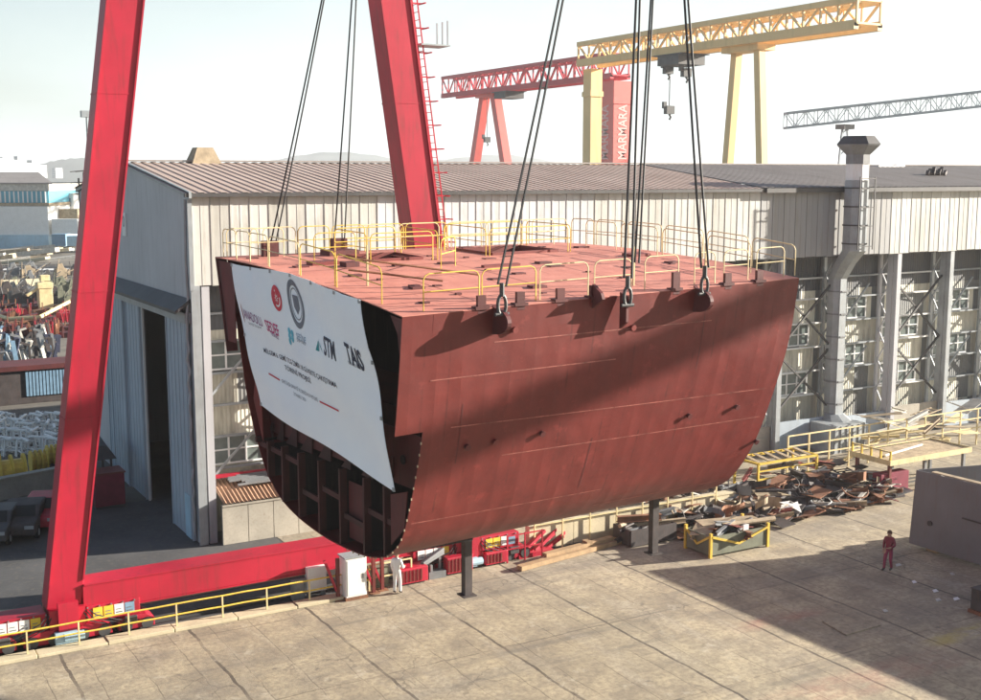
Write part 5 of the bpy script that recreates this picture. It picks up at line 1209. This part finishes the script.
# city towers and hills in the haze
for i, (x0, x1, yt) in enumerate(((-14, -6, 158), (-4, 4, 157), (6, 12, 160), (15, 19, 156), (20, 25, 163), (27, 33, 160), (36, 40, 165), (52, 56, 168))):
    cubs('apartment_tower', x0, x1, yt, 178, 1150 + 60 * i, 25, 'city', ['pale far apartment tower at the left edge of the skyline, just outside the picture', 'widest pale far tower at the left edge of the picture', 'lower pale far tower second in the skyline', 'slim tallest pale far tower in the skyline', 'short pale far tower beside the slim one', 'broad pale far tower right of the slim one', 'small pale far block where the hill begins', 'tiny pale far block low on the hill at the left'][i], 'tower', 'apartment towers on the skyline', win=6)
def ridge(pts, D, dep, base=-5):
    mb = MB(); n = len(pts); vs = []
    for (x, y) in pts:
        p = PD(x, y, D); f = Vector((_fh.x, _fh.y, 0)); vs += [Vector((p.x, p.y, base)) - f * dep * .5, p - f * dep * .2 - Vector((0, 0, max(0, p.z) * .3)), p, Vector((p.x, p.y, base)) + f * dep]
    return mb.add(vs, [(4 * i + k, 4 * i + 4 + k, 4 * i + 5 + k, 4 * i + 1 + k) for i in range(n - 1) for k in range(3)])
def wavy(x0, x1, y0, amp, st=6, seed=1):
    r = random.Random(seed); return [(x, y0 + amp * math.sin((x - x0) * .021 + seed) * .5 + amp * .3 * math.sin((x - x0) * .07 + seed * 2) + r.uniform(-.3, .3)) for x in range(x0, x1, st)]
structure('hill', ridge([(x, 175 - 17 * max(0, math.sin(math.pi * min(1, max(0, (x - 22) / 120)))) ** .6 + .6 * math.sin(x * .6)) for x in range(22, 145, 4)], 2300, 300), M['hill'], smooth=True)
structure('hill', ridge([(x, 170 - (18 * math.exp(-((x - 335) / 80.) ** 2) + 15 * math.exp(-((x - 500) / 70.) ** 2)) + .5 * math.sin(x * .23)) for x in range(150, 700, 6)], 3000, 400), M['hill'], smooth=True)
structure('hill', ridge(wavy(-400, 1500, 172.5, 2.5, 20, 3), 3300, 300), M['hill'], smooth=True)
# quay clutter
def strip(x0, x1, y, d, w, h, mat, nm, lab, cat): 
    a, b = G(x0, y), G(x1, y); q = MB(); f = Vector((_fh.x, _fh.y, 0)); n = f * w; q.hexa([a, b, b + n, a + n, a + Vector((0, 0, h)), b + Vector((0, 0, h)), b + n + Vector((0, 0, h)), a + n + Vector((0, 0, h))]); return q
tag(strip(-50, 78, 272, 0, 14, .08, 'asphalt', '', '', '').build('road', M['asphalt']), kind='structure')
structure('road_line', strip(-50, 78, 270.5, 0, 3.0, .12, '', '', '', ''), M['white_paint'])
for i in range(26):
    x, y = rnd.uniform(-20, 76), rnd.uniform(249, 266); p = G(x, y); mt_ = rnd.choice(('scrap_tan', 'scrap_pale', 'beige_conc')); L = rnd.uniform(5, 14); q = MB(); an = rnd.gauss(-.5, .3)
    q.beam(p + Vector((-L / 2 * math.cos(an), -L / 2 * math.sin(an), .5)), p + Vector((L / 2 * math.cos(an), L / 2 * math.sin(an), .5 + rnd.uniform(0, 1.5))), rnd.uniform(1, 2.4), rnd.uniform(.4, 1.2)); cn = {'scrap_tan': 'tan', 'scrap_pale': 'pale', 'beige_conc': 'beige'}[mt_]
    tag(q.build('plate_stack', M[mt_]), '%s plate stack on the far ground below the workshop hall' % cn, 'plate stack', '%s plate stacks on the far ground' % cn)
for i in range(56):
    x, y = rnd.uniform(-10, 78), rnd.uniform(274, 304); p = G(x, y); mt_ = rnd.choice(('dark_steel', 'steel', 'scrap_dark', 'olive', 'scrap_dark', 'scrap_tan')); cn = {'dark_steel': 'black', 'steel': 'grey', 'scrap_tan': 'tan', 'olive': 'olive', 'scrap_dark': 'dark brown'}[mt_]
    w, h = rnd.uniform(.8, 2.6), rnd.uniform(.6, 1.8); q = MB(); q.box(p + Vector((-w / 2, 0, 0)), p + Vector((w / 2, 1.4, h))); q.prism([p + Vector((-w / 3, .1, h)), p + Vector((w / 3, .1, h)), p + Vector((w / 8, .1, h * 1.5)), p + Vector((-w / 4, .1, h * 1.4))], (0, .9, 0)); q.beam(p + Vector((w / 2 - .1, 0, h * .6)), p + Vector((w / 2 + rnd.uniform(.5, 2), .2, h * rnd.uniform(.9, 2))), .13); q.beam(p + Vector((-w / 2, -.05, 0)), p + Vector((-w / 2 + rnd.uniform(-.8, .8), -.1, h * 1.9)), .1)
    tag(q.build('machine', M[mt_], bevel=.04), '%s machine among the equipment beyond the red gantry leg' % cn, 'machine', '%s machines beyond the gantry leg' % cn)
p0, p1 = G(-30, 297), G(46, 293); q = MB(); q.tube([p0 + Vector((0, 0, 1.1)), p1 + Vector((0, 0, 1.1))], 1.05, 16); q.tube([p1 + Vector((0, 0, 1.1)), p1 + (p1 - p0).normalized() * .4 + Vector((0, 0, 1.1))], 1.2, 16)
tag(q.build('pipe_section', M['beige_conc'], smooth=False), 'long thick beige pipe lying at the far left', 'pipe')
p = G(47, 313); q = MB(); q.box(p + Vector((-.8, 0, 0)), p + Vector((.8, 1.6, 3.6))); q.box(p + Vector((-.95, -.1, 3.0)), p + Vector((.85, 1.7, 3.7))); q.beam(p + Vector((-2.2, .4, 2.2)), p + Vector((-.6, .4, 3.2)), .35); q.box(p + Vector((-.5, .2, 3.9)), p + Vector((.6, 1.3, 4.6)))
tag(q.build('vent_post', M['pale_yellow'], bevel=.06), 'stout cream post with a broad head standing among the far equipment', 'post')
q = MB(); ps = [G(-20, 318) + Vector((0, 0, 1)), G(10, 326) + Vector((0, 0, .8)), G(40, 326) + Vector((0, 0, 1.0)), G(75, 312) + Vector((0, 0, 1.6))]
q.tube([ps[0].lerp(ps[1], t) for t in (0, .5)] + [ps[1]] + [ps[1].lerp(ps[2], .5)] + [ps[2], ps[3]], .22, 8); tag(q.build('hose', M['pale_yellow']), 'long yellow pipe curving along the ground in front of the red blocks', 'hose')
for i in range(46):
    x, y = rnd.uniform(-8, 76), rnd.uniform(308, 338); p = G(x, y); w, h = rnd.uniform(.8, 3.0), rnd.uniform(.4, 1.2); mt_ = rnd.choice(('crane_red', 'maroon', 'rust', 'maroon_dark', 'maroon', 'rust', 'maroon_dark')); cn = {'crane_red': 'bright red', 'maroon': 'maroon', 'rust': 'rusty', 'maroon_dark': 'dark maroon'}[mt_]
    q = MB(); k1 = rnd.uniform(.5, 1); q.prism([p + Vector((-w / 2, 0, 0)), p + Vector((w / 2, 0, 0)), p + Vector((w / 2 * k1, 0, h)), p + Vector((-w / 2 * k1, 0, h * rnd.uniform(.6, 1)))], (rnd.uniform(-.5, .5), 1.4, 0))
    for j in range(3): q.beam(p + Vector((-w / 2 + j * w / 2, -.15, 0)), p + Vector((-w / 2 + j * w / 2 + rnd.uniform(-.3, .3), -.15, h + rnd.uniform(.1, .8))), .12)
    tag(q.build('steel_block', M[mt_], bevel=.02), '%s steel block in the row left of the red gantry leg' % cn, 'steel block', '%s steel blocks left of the gantry leg' % cn)
for i in range(80):
    x, y = rnd.uniform(-6, 58), rnd.uniform(343, 368); p = G(x, y); mt_ = rnd.choice(('navy_cloth', 'scrap_pale', 'ink_blue', 'steel', 'scrap_dark')); cn = {'navy_cloth': 'navy', 'scrap_pale': 'whitish', 'ink_blue': 'blue', 'steel': 'grey', 'scrap_dark': 'blackish'}[mt_]
    h = rnd.uniform(.8, 2.4); q = MB(); lean = Vector((rnd.uniform(-.5, .5), rnd.uniform(-.3, .3), h)); q.beam(p, p + lean, rnd.uniform(.15, .55), rnd.uniform(.15, .4)); q.beam(p + lean, p + lean + Vector((rnd.uniform(-.8, .8), 0, rnd.uniform(-.6, .3))), .2)
    tag(q.build('bundle', M[mt_]), '%s upright bundle in the dense scrap row at the left edge' % cn, 'bundle', '%s bundles in the scrap row' % cn)
# brown workshop container, corrugated blue door; door and frame darkened to carry shade
p = G(44, 402); ct = thing('site_container', tuple(p), 'rust brown open container with a grey blue corrugated panel, left of the gantry leg', 'container')
q = MB(); q.box(p + Vector((-4.3, 0, 0)), p + Vector((3.6, 3, 2.5))); q.build('body', M['scrap_dark'], ct)
q = MB(); [q.box(p + Vector((-1.2 + j * .24, -.10, .55)), p + Vector((-1.2 + j * .24 + .17, -.02, 2.35))) for j in range(16)]; q.build('corrugated_panel', M['ink_blue'], ct)
q = MB(); q.box(p + Vector((-4.5, -.25, 2.5)), p + Vector((3.8, 3.1, 2.85))); q.beam(p + Vector((-4.3, -.1, 0)), p + Vector((-4.3, -.1, 2.5)), .3); q.build('frame', M['maroon_dark'], ct)
# white trestles
def trestle_proto():
    t = thing('trestle', (0, 0, 0), 'white tubular steel trestle in the rows left of the red gantry leg', 'trestle', 'white trestles left of the gantry leg')
    for y in (-.5, .5):
        q = MB(); q.beam((-.45, y, 0), (-.3, y, 1.0), .09); q.beam((.45, y, 0), (.3, y, 1.0), .09); q.beam((-.33, y, .95), (.33, y, .95), .09); q.beam((-.41, y, .35), (.41, y, .35), .07); q.build('end_frame', M['white_paint'], t)
    q = MB(); q.beam((0, -.7, 1.02), (0, .7, 1.02), .14, .1); q.build('top_bar', M['white_paint'], t)
    for sx in (-.38, .38): q = MB(); q.beam((sx, -.5, .36), (sx, .5, .36), .07); q.build('tie_bar', M['white_paint'], t)
    return t
    q = MB(); q.beam((-.38, -.5, .36), (-.38, .5, .36), .07); q.beam((.38, -.5, .36), (.38, .5, .36), .07); q.build('top_bar', M['white_paint'], t)
    return t
tp = trestle_proto(); first = True
for row, y in enumerate((455, 446, 437, 428)):
    for i in range(7):
        p = G(-4 + i * 10 + row * 2.5, y); dlt = p - Vector(tp.location) if first else p
        if first: tp.location = p; [setattr(ch, 'matrix_parent_inverse', Matrix.Identity(4)) for ch in tp.children]; first = False
        else:
            d = dup(tp, (0, 0, 0)); d.location = p + Vector((rnd.gauss(0, .25), rnd.gauss(0, .5), 0)); d.rotation_euler = (0, 0, rnd.gauss(.4, .5))
# yellow buoys / drums
def yellow_thing(p, w, h, label, tall):
    t = thing('cable_drum', tuple(p), label, 'drum', 'yellow machines in the left yard'); 
    q = MB(); q.tube([p + Vector((-w / 2, .5, h / 2)), p + Vector((w / 2, .5, h / 2))], h * .36, 14); q.build('barrel', M['rail_yellow'], t)
    q = MB()
    for s in (-1, -.33, .33, 1): q.tube([p + Vector((s * w / 2 - .05, .5, h / 2)), p + Vector((s * w / 2 + .05, .5, h / 2))], h * .5, 16)
    q.build('flange', M['rail_yellow'], t)
    q = MB(); q.box(p + Vector((-w / 2, 0, 0)), p + Vector((w / 2, .2, .25))); q.box(p + Vector((-w / 2, .8, 0)), p + Vector((w / 2, 1, .25))); q.build('cradle', M['dark_steel'], t)
yellow_thing(G(8, 492), 1.9, 1.9, 'large yellow drum by the low wall at the left edge', 1)
yellow_thing(G(-14, 490), 1.6, 1.9, 'large yellow drum just beyond the left edge', 1)
yellow_thing(G(41, 476), .8, 1.4, 'smaller yellow drum close to the red gantry leg', 1)
yellow_thing(G(57, 468), .8, 1.3, 'small yellow drum partly behind the red gantry leg', 1)
# low wall, white panel, cars
q = MB(); a, b = G(-60, 512), G(66, 487); q.beam(a + Vector((0, 0, .55)), b + Vector((0, 0, .55)), .3, 1.1); q.beam(a + Vector((0, 0, 1.14)), b + Vector((0, 0, 1.14)), .5, .08)
tag(q.build('low_wall', M['concrete']), 'long low concrete wall between the yellow drums and the parked cars', 'wall')
q = MB(); a, b = G(-30, 532), G(24, 521); q.beam(a + Vector((0, 0, .5)), b + Vector((0, 0, .5)), .12, 1.0); q.beam(a + Vector((0, 0, 1.03)), b + Vector((0, 0, 1.03)), .2, .06)
tag(q.build('panel_fence', M['door_blue']), 'pale blue panel fence at the left edge in front of the low wall', 'fence')
def car(p, rz, mat, label):
    t = thing('parked_car', (0, 0, 0), label, 'car', 'cars parked by the low wall')
    L, Wd = 4.1, 1.7
    prof = [(-2.05, .35), (-2.05, .75), (-1.9, .9), (-1.15, .98), (-.55, 1.42), (.75, 1.46), (1.5, 1.0), (2.0, .92), (2.08, .6), (2.05, .35)]
    q = MB(); q.prism([(x, -Wd / 2, z) for x, z in prof], (0, Wd, 0)); q.build('body', M[mat], t, bevel=.08)
    q = MB(); q.prism([(-1.05, -Wd / 2 - .012, 1.0), (-.5, -Wd / 2 - .012, 1.36), (.68, -Wd / 2 - .012, 1.39), (1.3, -Wd / 2 - .012, 1.0)], (0, Wd + .024, 0)); q.build('window', M['tyre'], t)
    q = MB(); q.quad((-1.12, -.7, 1.03), (-1.12, .7, 1.03), (-.6, .62, 1.41), (-.6, -.62, 1.41)); q.build('windscreen', M['tyre'], t)
    for x in (-1.3, 1.25):
        for y in (-Wd / 2 - .02, Wd / 2 - .16):
            q = MB(); q.tube([(x, y, .31), (x, y + .18, .31)], .31, 16); w = q.build('wheel', M['tyre'], t); q = MB(); q.tube([(x, y - .01, .31), (x, y + .19, .31)], .17, 12); q.build('rim', M['galv'], w)
    for y in (-.6, .6): q = MB(); q.box((-2.07, y - .2, .66), (-1.98, y + .2, .8)); q.build('headlight', M['galv'], t)
    t.location = p; t.rotation_euler = (0, 0, rz)
    for ch in t.children: ch.matrix_parent_inverse = Matrix.Identity(4)
car(G(26, 531), 1.2, 'scrap_dark', 'dark car parked by the low wall, in front of the pale blue fence end')
car(G(-2, 537), 1.2, 'dark_steel', 'dark car parked by the low wall, cut by the left picture edge')
car(G(48, 523), 1.2, 'crane_red', 'red car parked half behind the red gantry leg')
p = G(109, 506); rs = thing('red_skip', tuple(p), 'tall dark red box bin against the shed gable wall', 'bin')
q = MB(); q.box(p + Vector((-.75, -.4, .1)), p + Vector((.75, .9, 1.75))); q.build('body', M['coverall'], rs, bevel=.03)
q = MB(); q.box(p + Vector((-.8, -.45, 1.75)), p + Vector((.8, .95, 1.83))); q.build('lid', M['maroon'], rs)
q = MB(); q.box(p + Vector((-.7, -.35, 0)), p + Vector((.7, .85, .1))); q.build('skid', M['dark_steel'], rs)
p = G(101, 500); q = MB(); q.hexa([p + Vector(v) for v in ((-1.5, 0, 2.1), (.9, 0, 2.1), (.9, 2.6, 2.3), (-1.5, 2.6, 2.3), (-1.1, .4, 2.85), (.5, .4, 2.75), (.5, 2.2, 3.0), (-1.1, 2.2, 3.0))]); q.box(p + Vector((-1.3, .2, 0)), p + Vector((-1.2, .3, 2.1))); q.box(p + Vector((.6, .2, 0)), p + Vector((.7, .3, 2.1))); q.box(p + Vector((-1.3, 2.2, 0)), p + Vector((-1.2, 2.3, 2.2))); q.box(p + Vector((.6, 2.2, 0)), p + Vector((.7, 2.3, 2.2)))
tag(q.build('canopy', M['dark_steel']), 'small grey canopy beside the shed gable above the red bin', 'canopy')
# thin light mast near the gable
p = PD(88, 180, 95); q = MB(); q.tube([(p.x, p.y, 0), (p.x + .1, p.y, 21.5)], .09, 6, r2=.05); q.box((p.x - .3, p.y - .3, 21.2), (p.x + 1.3, p.y + .3, 21.7)); q.box((p.x + .9, p.y - .3, 20.3), (p.x + 1.3, p.y + .3, 21.2))
tag(q.build('light_mast', M['galv']), 'thin pale mast with a lamp head just left of the red gantry leg', 'mast')
for i, (x, y0, y1) in enumerate(((79, 186, 178), (84, 182, 172))):
    p = PD(x, y0, 75); q = MB(); q.tube([(p.x, p.y, 0), (p.x, p.y, PD(x, y1, 75).z)], .06, 5)
    for j in range(3): q.beam((p.x - .5, p.y, 15.5 + j * .7), (p.x + .5, p.y, 15.6 + j * .7), .05)
    tag(q.build('aerial', M['dark_steel']), ['thin dark aerial at the far corner of the shed gable', 'taller thin dark aerial between the gable and the gantry leg'][i], 'aerial')

# ================================================================== CRANES BEHIND THE SHED
def lattice(mb, p, q, w, h, n, r, rd):
    """box truss from p to q: chords, verticals and diagonals"""
    p, q = Vector(p), Vector(q); d = (q - p).normalized(); s = d.cross(Vector((0, 0, 1))).normalized() * w / 2; u = Vector((0, 0, h))
    for o in (-s, s):
        mb.beam(p + o, q + o, r * 2, r * 2); mb.beam(p + o + u, q + o + u, r * 2, r * 2)
        for i in range(n + 1):
            a = p.lerp(q, i / n) + o; mb.beam(a, a + u, rd)
            if i < n: b = p.lerp(q, (i + 1) / n) + o; mb.beam(a if i % 2 else a + u, b + u if i % 2 else b, rd)
    for i in range(n + 1):
        a = p.lerp(q, i / n); mb.beam(a - s + u, a + s + u, rd); mb.beam(a - s, a + s, rd)
def gantry(label, X, y0, y1, zb, zt, frame_y, frame_half, col_y, colw, col_d, mg, ml, mc, word=None, extra=0, ncell=20, legw=1.35):
    t = thing('gantry_crane', (X, (y0 + y1) / 2, 0), label, 'crane', 'gantry cranes behind the shed')
    q = MB(); lattice(q, (X, y0, zb + .8), (X, y1, zb + .8), 5, zt - zb - .8, ncell, .45, .32); q.build('lattice_girder', M[mg], t)
    q = MB()
    for sx in (-2.5, 2.5): q.box((X + sx - .5, y0, zb - .1), (X + sx + .5, y1, zb + .9))
    q.build('lower_girder', M[mg], t)
    for s in (-1, 1):
        q = MB(); q.beam((X + s * .6, frame_y + s * frame_half[0], zb - .6), (X + s * .6, frame_y + s * frame_half[1], 0), legw, legw, (1, 0, 0), legw * 1.1, legw * 1.1); q.build('hinged_leg', M[ml], t)
    q = MB(); q.box((X - 2, frame_y - frame_half[0] - 1.0, zb - 1.1), (X + 2, frame_y + frame_half[0] + 1.0, zb - .12)); q.build('leg_head', M[ml], t)
    q = MB(); q.box((X - col_d / 2, col_y - colw / 2, 0), (X + col_d / 2, col_y + colw / 2, zb - .6)); q.box((X - col_d / 2 - .2, col_y - colw / 2 - .2, zb - 6), (X + col_d / 2 + .2, col_y + colw / 2 + .2, zb - 5)); cobj = q.build('rigid_leg', M[mc], t)
    q = MB(); m_ = (y0 * .4 + y1 * .6); q.box((X - 3, m_ - 3, zb - 2.0), (X + 3, m_ + 3, zb - .3)); q.box((X - 3.3, m_ - 4, zb - .3), (X + 3.3, m_ + 4, zb - .12)); q.build('trolley', M['dark_steel'], t)
    return t, cobj
yc, ycol = gantry('big yellow gantry crane with a lattice girder behind the shed', 126, 78, 150.5, 38.2, 42.4, 104, (3.4, 6.4), 149, 2.7, 2.7, 'crane_yellow', 'crane_yellow', 'crane_yellow')
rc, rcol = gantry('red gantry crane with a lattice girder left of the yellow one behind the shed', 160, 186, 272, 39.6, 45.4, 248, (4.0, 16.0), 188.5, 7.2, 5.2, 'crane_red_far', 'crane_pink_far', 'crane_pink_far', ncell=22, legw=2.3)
# white lettering running up the two visible faces of the red column
vs, fs = text_mesh('MARMARA', .02); x0 = min(v.x for v in vs); x1 = max(v.x for v in vs); y0_ = min(v.y for v in vs); y1_ = max(v.y for v in vs)
mb = MB(); mb.add([(160 - 2.66, 188.5 - ((v.y - y0_) / (y1_ - y0_) - .5) * -3.2, 20.5 + (v.x - x0) / (x1 - x0) * 13) for v in vs], fs); mb.build('lettering', M['ink_pink'], rcol, recalc=False)
mb = MB(); mb.add([(160 - ((v.y - y0_) / (y1_ - y0_) - .5) * 2.6, 188.5 - 3.66, 20.5 + (v.x - x0) / (x1 - x0) * 13) for v in vs], fs); mb.build('lettering', M['ink_pink'], rcol, recalc=False)
# hooks hanging from them
def far_hook(X, y, z0, z1, label):
    q = MB(); q.tube([(X, y, z0), (X, y, z1 + 1.5)], .10, 5); q.box((X - .9, y - .5, z1 + .2), (X + .9, y + .5, z1 + 1.7)); q.box((X - 1.5, y - .3, z1 + 1.2), (X - .8, y + .3, z1 + 2.4)); q.tube([(X, y, z1 + .2), (X + .4, y, z1 - .3), (X + .1, y, z1 - .8)], .2, 6)
    tag(q.build('crane_hook', M['dark_steel']), label, 'hook', 'hooks of the far cranes')
p = PXX(668, 75, 126); far_hook(126, p.y, 38, p.z, 'dark hook hanging under the yellow girder, left of the last wire sling'); p = PXX(686, 78, 126); far_hook(126, p.y, 38, p.z, 'dark hook hanging under the yellow girder right beside the last wire sling')
p = PXX(668, 115, 126); far_hook(126.5, p.y + .3, 38, p.z, 'small hook hanging lowest on a long line under the yellow girder'); p = PXX(487, 143, 160); far_hook(160, p.y, 40, p.z, 'dark hook hanging low between the legs of the far red crane'); p = PXX(544, 89, 160); far_hook(160, p.y, 40, p.z, 'small hook just under the middle of the far red girder'); p = PXX(600, 120, 160); far_hook(159, p.y, 40, p.z, 'dark hook between the yellow and the red lettered column')
g3 = thing('lattice_crane', (225, 160, 0), 'pale grey lattice girder crane low in the sky at the far right', 'crane')
a, b = PD(785, 128, 300), PD(1010, 103, 300); q = MB(); lattice(q, a, b, 3, 3.6, 22, .3, .16); q.build('lattice_girder', M['crane_grey'], g3)
a, b = PD(845, 126, 300), PD(838, 168, 300); c = PD(851, 168, 300); q = MB(); lattice(q, (a.x, a.y, 0), (a.x, a.y + .01, .1), 2, 1, 1, .1, .1)
for s, tgt in ((-1, b), (1, c)):
    q.beam(a + Vector((s * .8, 0, 0)), Vector((tgt.x + s * 1.5, tgt.y, 0)), .45)
for i in range(6): z = a.z * i / 6 + 2; q.beam((a.x - 3 + i * .3, a.y, z), (a.x + 3 - i * .3, a.y, z + 3), .25)
q.build('leg', M['crane_grey'], g3); q = MB(); q.box(a + Vector((-1.8, -1.5, -.8)), a + Vector((1.8, 1.5, .4))); q.build('trolley', M['dark_steel'], g3)
# ================================================================== BEYOND THE RIGHT EDGE (what casts the shade over the yard)
# neighbouring gantry crane whose girder throws the long diagonal shadow on the hull
gx = 70.0; gp = H(7, .3, 10.3); gt_ = (gx - gp.x) / sd.x; gzc = gp.z + sd.z * gt_
jc = thing('gantry_crane', (gx, -45, 0), 'red gantry crane out of view at the right of the yard', 'crane')
q = MB(); q.box((gx - 1, -75, gzc - .48), (gx + 1, -26, gzc + .48)); q.build('girder', M['crane_red'], jc)
for y in (-72, -60):
    q = MB(); q.beam((gx - 7, y, 0), (gx, y, gzc - 1), 1.3, 1.3); q.build('leg', M['crane_red'], jc); q = MB(); q.beam((gx + 7, y, 0), (gx, y, gzc - 1), 1.3, 1.3); q.build('leg', M['crane_red'], jc)
# ================================================================== HAZE
q = MB(); q.box((-900, -200, -2), (3000, 3600, 62)); 
hz = q.build('haze', plain('haze_air', (1, 1, 1))); n = hz.data.materials[0].node_tree; n.nodes.clear(); o_ = n.nodes.new('ShaderNodeOutputMaterial'); v_ = n.nodes.new('ShaderNodeVolumePrincipled')
v_.inputs['Color'].default_value = (.93, .96, 1, 1); v_.inputs['Density'].default_value = .00022; v_.inputs['Anisotropy'].default_value = .3
n.links.new(v_.outputs[0], o_.inputs['Volume']); hz['kind'] = 'stuff'; hz.visible_shadow = True
